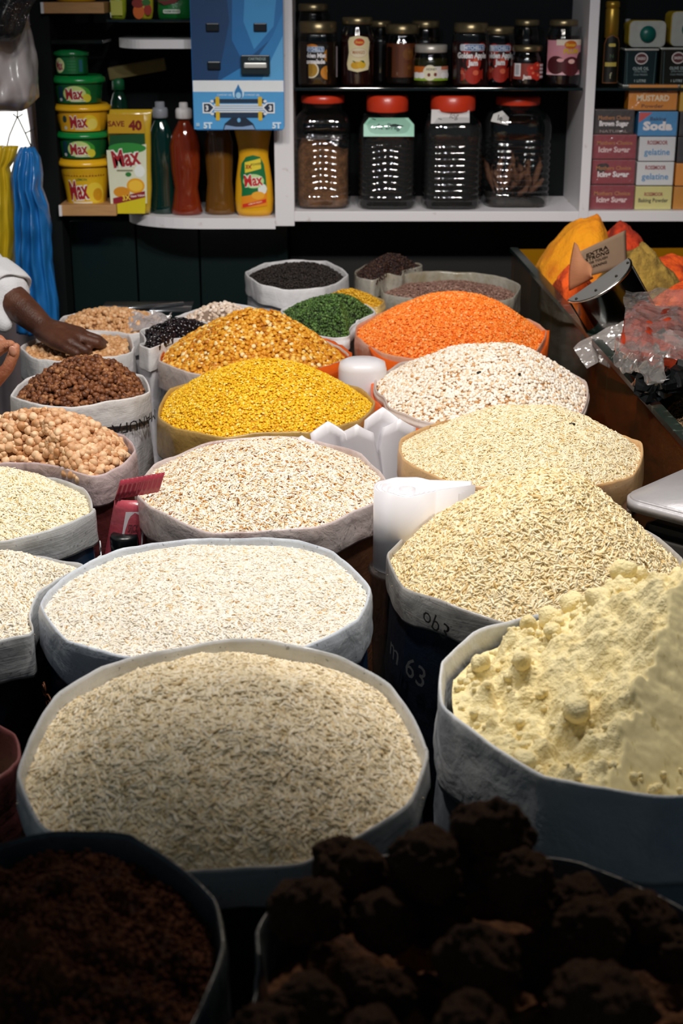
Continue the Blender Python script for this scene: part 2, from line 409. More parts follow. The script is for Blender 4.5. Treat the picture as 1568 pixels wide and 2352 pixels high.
def heap(rim, name, label, cat, base_m, peak=None, h=None, fill=.010, cone=.4, nr=26, seg=84, rough=.004, rs=14, off=(0, 0), dz=None, inset=-.0035, group=None, power=2.0):  # under grains, base_m is darker: shade of the gaps put into its colour
    """heap surface inside a sack's rim; peak = pixel of the top"""
    ox, oy = off
    if peak:
        P = on_y(peak[0], peak[1], rim.cy+oy); ox = P.x-rim.cx; hh = P.z-(rim.z-fill)
    else: hh = h
    bm = B(); c0 = None; rings = []
    def zf(x, y, r, nx):
        pr = (1-cone)*(1-r**power)+cone*(1-sqrt(r*r+.012))/(1-sqrt(.012))
        z = hh*pr + rough*fbm((x*rs+rim.seed, y*rs, rim.seed), 4)*min(1, (1-r)*6+.25)
        if dz: z += dz(x, y, r)
        return z
    for j in range(nr+1):
        r = j/nr
        if j == 0: c0 = bm.verts.new((ox, oy, zf(ox, oy, 0, 0))); continue
        ring = []
        for i in range(seg):
            p = rim.at(2*pi*i/seg, inset); x = p.x*r+ox*(1-r); y = p.y*r+oy*(1-r)
            ring.append(bm.verts.new((x, y, zf(x, y, r, 0)+p.z*r)))
        rings.append(ring)
    for i in range(seg): bm.faces.new((c0, rings[0][i], rings[0][(i+1) % seg]))
    for a, b in zip(rings, rings[1:]):
        for i in range(seg): bm.faces.new((a[i], a[(i+1) % seg], b[(i+1) % seg], b[i])[::-1])
    o = obj(name, bm, base_m); o.location = (rim.cx, rim.cy, rim.z-fill)
    tag(o, label, cat, group, 'stuff'); return o

# --- cuffs and bodies
c_silver = cloth('silvery_woven_cuff', '#c4c6c8', '#a3a4a4', .35, 1.2)
c_blue = cloth('bluish_white_cuff', '#cdd4de', '#b4b9c4', .45, .6, .8)
c_pink = cloth('pinkish_plastic_cuff', '#cfc2c0', '#b59b95', .3, .3, .9)
c_grey = cloth('grey_foil_cuff', '#a9a6a2', '#7c7876', .3, .9, .7)
c_white = cloth('white_cotton_cuff', '#dcd9d9', '#c5c2c4', .75, .8, .7, .15)
c_tan = cloth('tan_plastic_cuff', '#cda778', '#a87746', .35, .3, .6)
c_ochre = cloth('ochre_plastic_cuff', '#bd9a58', '#8d6a35', .35, .3, .7)
c_peach = cloth('peach_plastic_cuff', '#d9a083', '#d8652b', .28, .2, .6, .1)
c_clearp = cloth('cloudy_plastic_cuff', '#cfc0b8', '#b99f92', .25, .2, .7, .2)
c_orange = cloth('orange_plastic', '#e0601a', '#c84c12', .3, .3, .9, .1)
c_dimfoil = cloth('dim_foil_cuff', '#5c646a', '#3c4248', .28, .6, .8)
c_foil = cloth('shiny_grey_plastic', '#a59f92', '#8a7d62', .2, .2, .9, .2)
c_purple = cloth('mauve_paper_cuff', '#c7b3b4', '#9b8587', .55, .5, 1.0, .2)
b_dark = cloth('dark_sack_print', '#0e1722', '#101c2c', .45, .6, .8)
b_navy = cloth('navy_sack_print', '#10304f', '#0b2036', .4, .5, .6, .1)
b_brown = cloth('brown_sack_weave', '#6e4a35', '#3d2a20', .4, 1, .8)
b_white = cloth('white_sack_weave', '#d4d2d6', '#bdbac0', .7, .8, .6, .1)
b_grey = cloth('grey_sack_weave', '#8e8e93', '#6d6d73', .6, .8, .8)
b_ochre = cloth('ochre_sack_film', '#94723f', '#5f4524', .3, .3, .8)
b_foil = cloth('grey_sack_film', '#807c74', '#5a554c', .25, .3, .8)
b_maroon = cloth('maroon_sack_print', '#5a2326', '#3b1518', .5, .5, .7)

RICE = [('#f3e8d2', 5), ('#ecdcbd', 4), ('#fbf4e6', 3), ('#dfc598', 1.5)]
def rice(o, size, dens, gm, seed, tilt=26, **k): gn_grains(o, dens, size, gm, tilt, seed=seed, **k)

# 1 front rice
RA = Rim(40, 985, 1467, 2020, .84, 3)
sack(RA, 'large silver-rimmed sack of white rice nearest the middle of the front', c_silver, b_dark, .035)
hA = heap(RA, 'rice', 'white long-grain rice mounded in the large front sack, its near half dimmer', 'rice', mat('rice_bed_a', '#dcc8a2', .8), peak=(505, 1590), cone=.25, rough=.012, rs=9, fill=.02)
rice(hA, (0.0165, 0.0027, 0.0025), 404799, grain_mat('rice_a', [('#f1e2c2', 5), ('#e7d5ae', 4), ('#f9eed6', 3), ('#d8bf8e', .8)]), 1, 20, scatter=.004)
# 2 second rice
RB = Rim(95, 850, 1230, 1520, .79, 5)
sack(RB, 'pale blue-white sack of white rice directly behind the large front rice sack', c_blue, b_navy, .055)
hB = heap(RB, 'rice', 'very white short-broken rice filling the pale blue-white sack almost flat', 'rice', mat('rice_bed_b', '#e6d8bf', .8), peak=(470, 1335), cone=.2, rough=.006, rs=12, fill=.012)
rice(hB, (0.0115, 0.0022, 0.002), 478399, grain_mat('rice_b', [('#f0e9dc', 6), ('#e8dfcc', 4), ('#f8f2e8', 3), ('#e2c79a', .7), ('#b98c55', .16)]), 2, 18, scatter=.003)
# 3 mixed brown and white rice
RC = Rim(310, 893, 1000, 1226, .79, 8)
sack(RC, 'pinkish plastic-lined sack of rice flecked with brown husks, beside the white bag roll', c_pink, b_brown, .05)
hC = heap(RC, 'rice', 'rice flecked with amber-brown husked grains in the pinkish sack', 'rice', mat('rice_bed_c', '#c9a878', .8), peak=(590, 1050), cone=.25, rough=.008, rs=12, fill=.012)
rice(hC, (0.013, 0.0024, 0.0022), 349600, grain_mat('rice_c', [('#f6ead6', 6), ('#fdf6ea', 4), ('#e6cb9e', 2), ('#c48a43', .9), ('#9a5f2a', .45), ('#5a3a20', .12)]), 3, 28, scatter=.0045)
# 4 yellow lentils
RD = Rim(357, 862, 860, 1003, .79, 11)
sack(RD, 'ochre plastic-lined sack of bright yellow split lentils in the middle', c_ochre, b_ochre, .07)
hD = heap(RD, 'yellow_lentils', 'bright yellow small split lentils heaped in the ochre-lined sack', 'lentils', mat('yellow_bed', '#c98f10', .8), peak=(615, 832), cone=.35, rough=.003, fill=.01)
rice(hD, (.0052, .0046, .0028), 110000, grain_mat('yellow_lentil', [('#f2c018', 5), ('#f7d03a', 3), ('#e3a80e', 3), ('#fbe07a', 1)]), 4, 20, scatter=.003)
# 5 golden split peas
RE = Rim(357, 803, 762, 866, .79, 14)
sack(RE, 'cloudy plastic-lined sack with orange film at its right edge, holding golden split peas', c_clearp, b_grey, .055, inner_m=c_orange)
hE = heap(RE, 'split_peas', 'golden split peas heaped in a peak, behind the bright yellow lentils', 'split peas', mat('pea_bed', '#a8681a', .8), peak=(590, 716), cone=.45, rough=.004, inset=-.007, fill=.012)
rice(hE, (.0095, .0085, .0055), 34000, grain_mat('split_pea', [('#e8a62e', 5), ('#dc9420', 4), ('#f3c45c', 3), ('#f8e0a6', 1.2), ('#c67a18', 2)]), 5, 25, scatter=.005)
# 6 orange lentils
RF = Rim(815, 1257, 702, 836, .79, 17)
sack(RF, 'translucent plastic sack glowing orange round its heap of orange lentils', c_peach, c_orange, .05)
hF = heap(RF, 'orange_lentils', 'bright orange red-lentil heap, widest orange mound in the rear rows', 'lentils', mat('orange_bed', '#d9560c', .8), peak=(1050, 676), cone=.35, rough=.004, fill=.01)
rice(hF, (.0062, .0056, .003), 90000, grain_mat('orange_lentil', [('#f9842a', 5), ('#fb9a45', 4), ('#ef6f14', 3), ('#fcb26e', 1)]), 6, 20, scatter=.003)
# 7 white barley
RG = Rim(850, 1360, 812, 982, .79, 20)
sack(RG, 'sack with a cloudy cuff over a vivid orange body, holding pearly white barley', c_clearp, c_orange, .018, thick=.003)
hG = heap(RG, 'barley', 'pearly white barley heaped in a peak above the orange-bodied sack', 'barley', mat('barley_bed', '#b08050', .8), peak=(1150, 796), cone=.4, rough=.004, fill=.01)
rice(hG, (.0075, .0062, .0050), 62000, grain_mat('barley', [('#f6e9d8', 5), ('#fdf5ea', 5), ('#e9d0b0', 2), ('#cc9a66', .6)]), 7, 25, scatter=.004)
# 8 tan rice
RH = Rim(908, 1487, 955, 1130, .82, 23)
sack(RH, 'tan plastic-lined sack of pale rice beside the glass spice case', c_tan, b_brown, .045)
hH = heap(RH, 'rice', 'pale golden rice domed in the tan-lined sack next to the glass case', 'rice', mat('rice_bed_h', '#d6c294', .8), peak=(1240, 950), cone=.15, rough=.006, fill=.01)
rice(hH, (0.0125, 0.0022, 0.002), 441599, grain_mat('rice_h', [('#eedfbc', 5), ('#f5e9cd', 4), ('#e3d0a4', 3), ('#d8b878', .6)]), 8, 20, scatter=.004)
# 9 golden basmati heap
RI = Rim(887, 1590, 1172, 1430, .79, 26)
sack(RI, 'grey foil-cuffed sack under the tallest golden rice heap, right of the white bag roll', c_grey, b_dark, .045)
hI = heap(RI, 'rice', 'tallest cone of golden long-grain rice, in the grey foil-cuffed sack', 'rice', mat('rice_bed_i', '#e2c68c', .8), peak=(1262, 1094), cone=.5, rough=.008, rs=11, fill=.015)
rice(hI, (0.016, 0.0028, 0.0025), 322000, grain_mat('rice_i', [('#f4e2b8', 5), ('#f9ecca', 4), ('#ecd5a2', 3), ('#dfbd7c', .7)]), 9, 26, scatter=.005)
# 11 / 12 left rice sacks
RK = Rim(-340, 226, 1082, 1256, .79, 31)
sack(RK, 'silver woven-cuffed sack with navy scrollwork body at the left edge, holding pale rice', c_silver, b_navy, .05)
hK = heap(RK, 'rice', 'pale cream rice in the left-edge sack with the navy scrollwork body', 'rice', mat('rice_bed_k', '#dccba0', .8), peak=(-60, 1085), cone=.3, rough=.006, fill=.012)
rice(hK, (0.0125, 0.0022, 0.002), 368000, grain_mat('rice_k', [('#f6ecd0', 5), ('#fbf3df', 4), ('#eedfb8', 3), ('#dcbf80', .5)]), 10, 26, scatter=.004)
RL = Rim(-430, 262, 1264, 1486, .775, 34)
sack(RL, 'dark-bodied sack of white rice at the left edge, beside the pale blue-white sack', c_silver, b_dark, .055)
hL = heap(RL, 'rice', 'off-white rice in the dark-bodied sack at the left edge', 'rice', mat('rice_bed_l', '#e0cfae', .8), peak=(-80, 1290), cone=.3, rough=.006, fill=.012)
rice(hL, (0.0125, 0.0022, 0.002), 368000, grain_mat('rice_l', [('#faf2e2', 5), ('#f4e9d2', 4), ('#fff8ec', 3), ('#e0c494', .6)]), 11, 26, scatter=.004)
# 13 chickpeas
CP = [('#dcb28a', 5), ('#cf9f76', 4), ('#e8c49e', 3), ('#c18a5c', 2)]
RM = Rim(-130, 315, 975, 1112, .80, 37)
sack(RM, 'mauve-white paper sack of large pale chickpeas at the left edge', c_purple, b_maroon, .05)
hM = heap(RM, 'chickpeas', 'large pale chickpeas heaped at the left edge, in front of the brown chickpeas', 'chickpeas', mat('chick_bed', '#7a5030', .8), peak=(90, 958), cone=.3, rough=.005, inset=-.011, fill=.012)
gn_grains(hM, 26000, (.0135, .0118, .0115), grain_mat('chickpea', CP, .5), 60, seed=12, scatter=.009, lumpy=.34, sub=3)
# 14 brown chickpeas
RN = Rim(24, 345, 848, 938, .80, 40, nc=9)
sN = sack(RN, 'white cotton sack with upside-down black lettering, holding small brown chickpeas', c_white, b_white, .05, bulge=.012)
hN = heap(RN, 'brown_chickpeas', 'small dark brown chickpeas peaked in the white lettered sack', 'chickpeas', mat('bchick_bed', '#3b1f12', .8), peak=(205, 830), cone=.4, rough=.005, inset=-.011, fill=.01)
gn_grains(hN, 30000, (.0118, .0098, .0095), grain_mat('brown_chickpea', [('#7a4a2c', 5), ('#8f5b38', 4), ('#5e351e', 4), ('#a8754c', 1)], .5), 60, seed=13, scatter=.008, lumpy=.6, sub=2)
# 15 chickpeas under the hand, 16 behind
RO = Rim(47, 313, 758, 832, .79, 43, nc=9)
sack(RO, 'white cotton sack of chickpeas the hand reaches into', c_white, b_white, .065)
hO = heap(RO, 'chickpeas', 'tan chickpeas under the reaching hand, level in their white sack', 'chickpeas', mat('chick_bed', '#7a5030', .8), h=.012, cone=.2, inset=-.011, fill=.014)
gn_grains(hO, 26000, (.0125, .011, .0105), grain_mat('chickpea_tan', [('#d9a878', 5), ('#c99563', 4), ('#e4bb90', 2)], .5), 60, seed=14, scatter=.006, lumpy=.35)
RP = Rim(132, 385, 708, 768, .79, 46, nc=9)
sack(RP, 'white sack of pinkish chickpeas behind the reaching hand', c_white, b_white, .05)
hP = heap(RP, 'chickpeas', 'pinkish tan chickpeas in the sack behind the hand', 'chickpeas', mat('chick_bed', '#7a5030', .8), peak=(240, 716), cone=.2, inset=-.011, fill=.012)
gn_grains(hP, 26000, (.012, .0105, .010), grain_mat('chickpea_tan', CP, .5), 60, seed=15, scatter=.006, lumpy=.35)
# 17 black beans
RQ = Rim(306, 520, 732, 812, .80, 49, nc=9)
sack(RQ, 'white-rimmed sack of shiny black kidney beans', c_white, b_white, .05)
hQ = heap(RQ, 'black_beans', 'shiny black kidney beans between the chickpeas and the golden split peas', 'beans', mat('bean_bed', '#0a0608', .8), peak=(405, 745), cone=.1, inset=-.011, fill=.01)
gn_grains(hQ, 13000, (.015, .009, .008), grain_mat('black_bean', [('#1c1116', 5), ('#120c12', 4), ('#2c1a20', 1)], .22, spec=.7), 40, seed=16, scatter=.006)
# 18 pale beans
RR = Rim(385, 640, 700, 775, .79, 52, nc=9)
sack(RR, 'white sack of pale speckled beans behind the black beans', c_white, b_white, .05)
hR = heap(RR, 'pale_beans', 'pale pinkish-white beans mostly hidden behind the golden split-pea heap', 'beans', mat('pbean_bed', '#8a7464', .8), peak=(500, 706), cone=.3, inset=-.011, fill=.018)
gn_grains(hR, 15000, (.012, .008, .008), grain_mat('pale_bean', [('#e6d2c0', 5), ('#d8bfa8', 3), ('#f1e2d4', 2)], .4), 40, seed=17, scatter=.005)
# 19 green mung
RS = Rim(630, 882, 690, 778, .79, 55, nc=9)
sack(RS, 'white-rimmed sack of dark green mung beans', c_white, b_foil, .03)
hS = heap(RS, 'mung_beans', 'dark green mung beans heaped left of the orange lentils', 'beans', mat('mung_bed', '#141d0c', .8), peak=(770, 684), cone=.3, rough=.003, fill=.008)
gn_grains(hS, 42000, (.0066, .0052, .0052), grain_mat('mung', [('#3d5a24', 5), ('#4d6e2e', 4), ('#2c4219', 4), ('#668442', 1)], .35), 60, seed=18, scatter=.004)
# 20 yellow behind
RT = Rim(725, 885, 672, 712, .79, 58, nc=9)
sack(RT, 'small sack of mustard-yellow lentils peeping out behind the green mung beans', c_ochre, b_foil, .03)
hT = heap(RT, 'yellow_lentils', 'mustard-yellow lentils peeping out behind the green mung beans', 'lentils', mat('yellow_bed', '#c98f10', .8), peak=(797, 668), cone=.3, fill=.01)
rice(hT, (.0055, .005, .003), 80000, grain_mat('mustard_lentil', [('#d19a16', 5), ('#e2b030', 3), ('#b9820e', 2)]), 19, 20)
# 21 grey-brown seeds
RU = Rim(868, 1197, 622, 698, .79, 61)
sack(RU, 'shiny grey plastic-lined sack of mauve-brown seeds in the rear row', c_foil, b_foil, .06)
hU = heap(RU, 'brown_seeds', 'mauve-brown fine seeds lying low in the shiny grey plastic sack', 'seeds', mat('seed_bed', '#4d3730', .8), h=.028, cone=.2, fill=.03)
rice(hU, (.0075, .0045, .003), 60000, grain_mat('mauve_seed', [('#8d6a5c', 5), ('#7a584b', 4), ('#a58474', 2)]), 20, 24)
# 22/23 dark sacks at the back
RV = Rim(560, 800, 598, 662, .80, 64, nc=8)
sack(RV, 'dim white sack with a near-black filling, farthest back under the shelf', c_white, b_white, .05)
hV = heap(RV, 'dark_seeds', 'near-black seeds in the dim white sack farthest back', 'seeds', mat('dseed_bed', '#1a1512', .9), h=.03, cone=.3, fill=.015, rough=.006)
rice(hV, (.007, .0045, .004), 40000, grain_mat('dark_seed', [('#2c221e', 5), ('#1d1714', 4)]), 21, 30)
RW = Rim(808, 990, 596, 655, .80, 67, nc=8)
sack(RW, 'dim grey sack of dark reddish-brown spice behind the shiny grey plastic sack', c_foil, b_grey, .05)
hW = heap(RW, 'dark_spice', 'dark reddish-brown spice heaped in the dim grey rear sack', 'spice', mat('dspice_bed', '#25150f', .9), h=.045, cone=.35, fill=.008, rough=.006)
rice(hW, (.007, .005, .004), 40000, grain_mat('dark_spice', [('#3b241b', 5), ('#2a1812', 4), ('#573a2c', 1)]), 22, 30)
# 24 front-left dark powder
RX = Rim(-430, 522, 1906, 2640, .915, 70)
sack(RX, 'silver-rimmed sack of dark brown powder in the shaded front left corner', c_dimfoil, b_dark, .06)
hX = heap(RX, 'brown_powder', 'dark rusty-brown powder in the shaded front left sack', 'spice powder', mat('rust_powder', '#6b3a1c', .95, var=.4, vs=60, bump=1, bs=120, color2='#3c1d0e', c2s=18), h=.05, cone=.3, fill=.02, rough=.016, rs=30, nr=60, seg=160)
gn_grains(hX, 60000, (.004, .0035, .003), mat('rust_crumb', '#75401f', .95, var=.3), 60, seed=23, scatter=.003, sub=1)
# 25 front right lumps sack
RY = Rim(530, 1730, 1937, 2700, .905, 73, nc=12)
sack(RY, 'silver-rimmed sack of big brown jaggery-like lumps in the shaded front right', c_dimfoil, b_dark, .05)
# 26 maroon sack edge at left
RZ = Rim(-330, 52, 1640, 1850, .80, 76, nc=9)
sack(RZ, 'dull maroon sack just showing at the left edge beside the large front rice sack', cloth('maroon_cuff', '#6b3a38', '#4c2224', .5, .6, .8), b_maroon, .09)
hZ = heap(RZ, 'flour', 'pale flour in the maroon sack mostly outside the left edge', 'flour', mat('dull_flour', '#8a7c62', .9, bump=.6), h=.01, cone=.3, fill=.05, rough=.006)

def liner(root, rim, t0, t1, dz0, dz1, m, grow, name='film_liner', lean=0):
    bm = B(); n = 40; rows = []
    for dz, g in ((dz1, grow), (dz0*.5+dz1*.5, grow+.001), (dz0, grow), (dz0+.001, grow-.004), (dz0-.02, grow-.0135)):
        ring = []
        for i in range(n+1):
            k = i/n; t = radians(t0+(t1-t0)*k); p = rim.at(t, g); q = min(1, sin(pi*k)*3)
            w_ = .003*noise.noise(Vector((i*.4, dz*60, rim.seed)))
            ring.append(bm.verts.new((p.x, p.y, rim.z-PLZ+p.z+(dz*q if dz < -.005 else dz)+w_*q)))
        rows.append(ring)
    for a, b in zip(rows, rows[1:]):
        for i in range(n): bm.faces.new((a[i], a[i+1], b[i+1], b[i]))
    return obj(name, bm, m, root)
roots = {o['label']: o for o in COL.objects if o.get('category') == 'sack'}
def rootof(t): return [o for l, o in roots.items() if t in l][0]
liner(rootof('golden split peas'), RE, -62, 50, .001, -.045, c_orange, .0075)
liner(rootof('vivid orange body'), RG, -200, -75, -.016, -.10, c_orange, .009)
liner(rootof('glowing orange'), RF, -150, 0, -.012, -.075, c_orange, .0075)
# --- lettering and scrolls on sack bodies
def on_rim(rim, zb, grow=.022):
    def fn(u, v, l):
        t = -pi/2+u/rim.rx; p = rim.at(t, grow+l); return (p.x, p.y, zb+v)
    return fn
p = Print(); p.text('MANUFACTURED', .075, 0, .020, '#1b1b22', .0, shear=0, rot=pi)
p.put(sN, on_rim(RN, RN.z-PLZ-.047, .0105), (-.3, .3, .01), name='lettering')
def scrolls(root, rim, u0, u1, zb, z0, z1, n, c, seed, grow=.03, w=.0011):
    r = random.Random(seed); fn = on_rim(rim, 0, grow); bm = B()
    for i in range(n):
        u, z = r.uniform(u0, u1), r.uniform(z0, z1); R0 = r.uniform(.008, .016); d = r.choice((-1, 1)); a0 = r.uniform(0, 6)
        pts = []
        for k in range(16):
            rr = R0*(1-.8*k/15); a = a0+d*k*.55; pts.append(fn(u+rr*cos(a), zb+z+rr*sin(a), 0))
        tube(bm, pts, w, 5)
    return obj('scroll_print', bm, ink(c), root, kind='stuff')
for o in list(COL.objects):
    l = o.get('label', '') if o.get('category') == 'sack' else ''
    if 'navy scrollwork body' in l: scrolls(o, RK, .20, .30, RK.z-PLZ, -.15, -.065, 30, '#d8dade', 3, .010)
    if 'pale blue-white sack of white rice' in l: scrolls(o, RB, -.24, -.13, RB.z-PLZ, -.12, -.075, 5, '#7d4a2e', 4, .010)
    if 'grey foil-cuffed sack' in l:
        pp = Print(); pp.text('ob3', -.15, 0, .022, '#20201f', .0, rot=-.35); pp.put(o, on_rim(RI, RI.z-PLZ-.024, .0065), (-.4, .2, .01), name='lettering')
        pp = Print(); pp.text('m 63', -.20, 0, .030, '#6a6a6c', .0, rot=-.2); pp.put(o, on_rim(RI, RI.z-PLZ-.095, .012), (-.4, .2, .01), name='lettering')
    if 'tan plastic-lined sack' in l:
        pp = Print(); pp.text('98', -.085, 0, .02, '#1b1611', .0, rot=.2); pp.put(o, on_rim(RH, RH.z-PLZ-.022, .0065), (-.4, .2, .01), name='lettering')
# ------------------------------------------------------------------ flour sack (scooped away at its right)
RJ = Rim(1000, 1990, 1388, 1830, .83, 29, jz=.006)
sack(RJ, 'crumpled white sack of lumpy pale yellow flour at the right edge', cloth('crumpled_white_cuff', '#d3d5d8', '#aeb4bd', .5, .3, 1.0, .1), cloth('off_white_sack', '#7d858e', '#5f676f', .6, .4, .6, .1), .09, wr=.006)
fl_m = mat('gram_flour', '#efe0ae', .92, var=.08, vs=60, bump=.8, bs=260, color2='#ecd9a0', c2s=24, c2lo=.5, c2hi=.62)
bm = B(); NX, NY = 230, 230
PJ = on_y(1520, 1300, RJ.cy+.04); hJ = PJ.z-RJ.z+.02
grid = {}
for i in range(NX+1):
    for j in range(NY+1):
        u, v = -1+2*i/NX, -1+2*j/NY; t = atan2(v, u); e = RJ.at(t, -.012); r = hypot(u, v)
        k = max(abs(u), abs(v)); rr = k                     # square grid -> round rim
        x, y = e.x*rr, e.y*rr
        n1 = fbm((x*13+3, y*13, 1.7), 5); n2 = noise.cell(Vector((x*60, y*60, 0)))
        vor = noise.voronoi(Vector((x*34+5, y*34, .3)))[0][0]; vo2 = noise.voronoi(Vector((x*95+5, y*95, .9)))[0][0]
        h = hJ*max(0, 1-hypot((x-.06)/(RJ.rx*1.02), (y-.05)/(RJ.ry*1.05)))**.85
        lump = .022*n1+.026*(.5-vor)*(1 if n1 > -.1 else .5)+.008*(.5-vo2)+.004*fbm((x*80, y*80, 4), 3)
        z = h+lump*min(1, (1-rr)*7+.15)
        cut = .045-.62*(x+.06)+1.0*(y+.11)+.003*fbm((x*40, y*60, 7), 4)
        if cut < z and x > -.12: z = cut
        z = max(z, -.035)
        grid[i, j] = bm.verts.new((x, y, z+e.z*rr))
for i in range(NX):
    for j in range(NY): bm.faces.new((grid[i, j], grid[i+1, j], grid[i+1, j+1], grid[i, j+1]))
rnd = random.Random(5); gco = {k_: v_.co.copy() for k_, v_ in grid.items()}
for k in range(340):
    t = rnd.uniform(0, 2*pi); q = rnd.uniform(.25, .98)**.5
    e = RJ.at(t, -.02); x, y = e.x*q, e.y*q
    u_ = int(round((cos(t)/max(abs(cos(t)), abs(sin(t)))*q+1)/2*NX)); v_ = int(round((sin(t)/max(abs(cos(t)), abs(sin(t)))*q+1)/2*NY))
    b = gco[min(NX, max(0, u_)), min(NY, max(0, v_))]
    big = rnd.random() < .07; s = rnd.uniform(.009, .015) if big else rnd.uniform(.002, .006)
    if b.z > .0 and abs(b.z-(.045-.62*(b.x+.06)+1.0*(b.y+.11))) < .006 and b.x > -.12: continue
    sp_ = bmesh.ops.create_icosphere(bm, subdivisions=3 if big else 1, radius=s, matrix=Matrix.Translation(b+Vector((0, 0, s*.35))))
    for vv in sp_['verts']: d = vv.co-b; vv.co = b+d*(1+.28*fbm(vv.co*70, 3))
for f in bm.faces:
    c = f.calc_center_median()
    if len(f.verts) == 4 and c.x > -.12 and abs(c.z-(.045-.62*(c.x+.06)+1.0*(c.y+.11))) < .006: f.material_index = 1
fl = obj('flour', bm, [fl_m, mat('pressed_flour', '#e9d9a4', .9, var=.06, vs=30, bump=.22, bs=70, color2='#cdb87c', c2s=90, c2lo=.62, c2hi=.7, stretch=(1.6, 1, .5))]); fl.location = (RJ.cx, RJ.cy, RJ.z-.02)
tag(fl, 'lumpy pale yellow gram flour with a smooth scooped-out face at its right', 'flour', None, 'stuff')

# ------------------------------------------------------------------ brown lumps in the front right sack
lm = mat('jaggery_lump', '#80502a', .9, var=.35, vs=70, bump=1, bs=140, color2='#4d2a12', c2s=22)
def lump_mesh(seed):
    bm = B(); bmesh.ops.create_icosphere(bm, subdivisions=5, radius=1)
    for v in bm.verts:
        p = v.co.copy(); v.co = p*(1+.20*fbm(p*1.3+Vector((seed*7, 0, 0)), 3)+.10*fbm(p*4+Vector((0, seed*5, 0)), 4)+.035*fbm(p*14, 3))
        v.co.z *= .82
    me = bpy.data.meshes.new('lump'); bm.to_mesh(me); bm.free(); me.polygons.foreach_set('use_smooth', [True]*len(me.polygons)); me.materials.append(lm); return me
lms = [lump_mesh(i+1) for i in range(5)]
LUMPS = [(1128, 1905, .955, 105, 'topmost rusty-lit brown lump crowning the front right heap'), (985, 1975, .95, 100, 'brown lump just left below the topmost one'),
 (800, 1985, .935, 92, 'brown lump at the back left rim of its sack, touching the front rice'), (1180, 2010, .945, 92, 'brown lump just right below the topmost one'),
 (705, 2075, .935, 98, 'large brown lump at the left side of the heap, near the rim'), (885, 2100, .93, 88, 'brown lump in the second row, below the cleft of two lumps'),
 (1330, 2065, .93, 80, 'smaller brown lump behind, halfway down the right slope'), (1345, 2135, .925, 105, 'wide brown lump right of centre in the third row'),
 (1480, 2110, .925, 95, 'brown lump by the right rim, partly lit'), (1550, 2180, .92, 80, 'brown lump cut by the right edge of the view'),
 (1095, 2195, .94, 108, 'dim domed lump in the middle of the heap'), (1380, 2300, .94, 140, 'broadest dark lump low at the right'),
 (700, 2300, .93, 95, 'dark lump low at the left beside the rim'), (870, 2270, .925, 85, 'dark lump low, right of the left rim lumps'),
 (1075, 2350, .94, 100, 'dark lump at the bottom edge in the middle'), (560+60, 2360, .93, 90, 'dark lump at the bottom left corner of the heap'),
 (850, 2370, .93, 90, 'dark lump at the bottom edge left of the middle'), (1230, 2200, .91, 90, 'sunken dark lump between the middle dome and the right slope'), (1000, 2090, .915, 90, 'sunken dark lump in the cleft under the two upper lumps')]
for i, (px, py, z, hw, lab) in enumerate(LUMPS):
    P = on_z(px, py, z); r = hw/FPX*P.y*1.08
    o = bpy.data.objects.new('brown_lump', lms[i % 5]); COL.objects.link(o); o.location = P-Vector((0, 0, .005)); o.scale = (r*1.06, r*.95, r)
    o.rotation_euler = (rnd.uniform(-.3, .3), rnd.uniform(-.3, .3), rnd.uniform(0, 6)); tag(o, lab, 'lump', 'brown lumps in the front right sack')
fy = heap(RY, 'brown_lump_bed', 'dark broken crumbs under the big brown lumps', 'crumbs', lm, h=.01, cone=.2, fill=.035, rough=.02, rs=25, nr=40, seg=120)

# ------------------------------------------------------------------ shelving
white = mat('white_laminate', '#e4e0e2', .45, var=.03, vs=12, color2='#cbbfb8', c2s=30, c2lo=.66, c2hi=.74)
FY = 4.0
def X(px, py=490, Y=FY): return on_y(px, py, Y).x
def Z(py, px=784, Y=FY): return on_y(px, py, Y).z
def M(px, py, Y): return on_y(px+1, py, Y).x-on_y(px, py, Y).x      # metres per pixel there
zs_t, zs_b = Z(486), Z(509)
cab = thing('display_cabinet', 'white display cabinet behind the sacks, with jars, bottles and boxed baking goods', 'cabinet', (0, FY, 0))
def cpart(name, bm, m, smooth=False):
    o = obj(name, bm, m, cab, smooth); o.data.transform(Matrix.Translation((0, -FY, 0))); return o
def bx(x0, x1, y0, y1, z0, z1, bev=.0015): bm = B(); box(bm, ((x0+x1)/2, (y0+y1)/2, (z0+z1)/2), (x1-x0, y1-y0, z1-z0), bev); return bm
TOP = 1.72; BK = 4.30
ux0, ux1 = X(632, 500), X(676, 500); vx0, vx1 = X(1329, 490), X(1351, 490)
cpart('upright', bx(ux0, ux1, FY, BK, zs_b-.012, TOP), white)
cpart('upright', bx(vx0, vx1, FY, BK, zs_b, TOP), white)
cpart('shelf_board', bx(ux1, vx0, FY+.002, BK, zs_b, zs_t), white)
cpart('shelf_board', bx(vx1, 1.25, FY+.002, BK, zs_b, zs_t), white)
cpart('upright', bx(1.25, 1.28, FY, BK, zs_b, TOP), white)
cpart('top_board', bx(ux0, 1.28, FY, BK, TOP, TOP+.02), white)
cpart('back_panel', bx(ux0, 1.28, BK, BK+.01, zs_b, TOP), black)
glass = film('shelf_glass', '#1d2a2a', .55, .05, .0, tint='#8aa09a')
zg_t, zg_b = Z(203), Z(210)
cpart('glass_shelf', bx(ux1+.002, vx0-.004, FY+.02, BK-.005, zg_b, zg_t, .001), glass)
cpart('glass_shelf', bx(vx1+.002, 1.248, FY+.02, BK-.005, zg_b, zg_t, .001), glass)
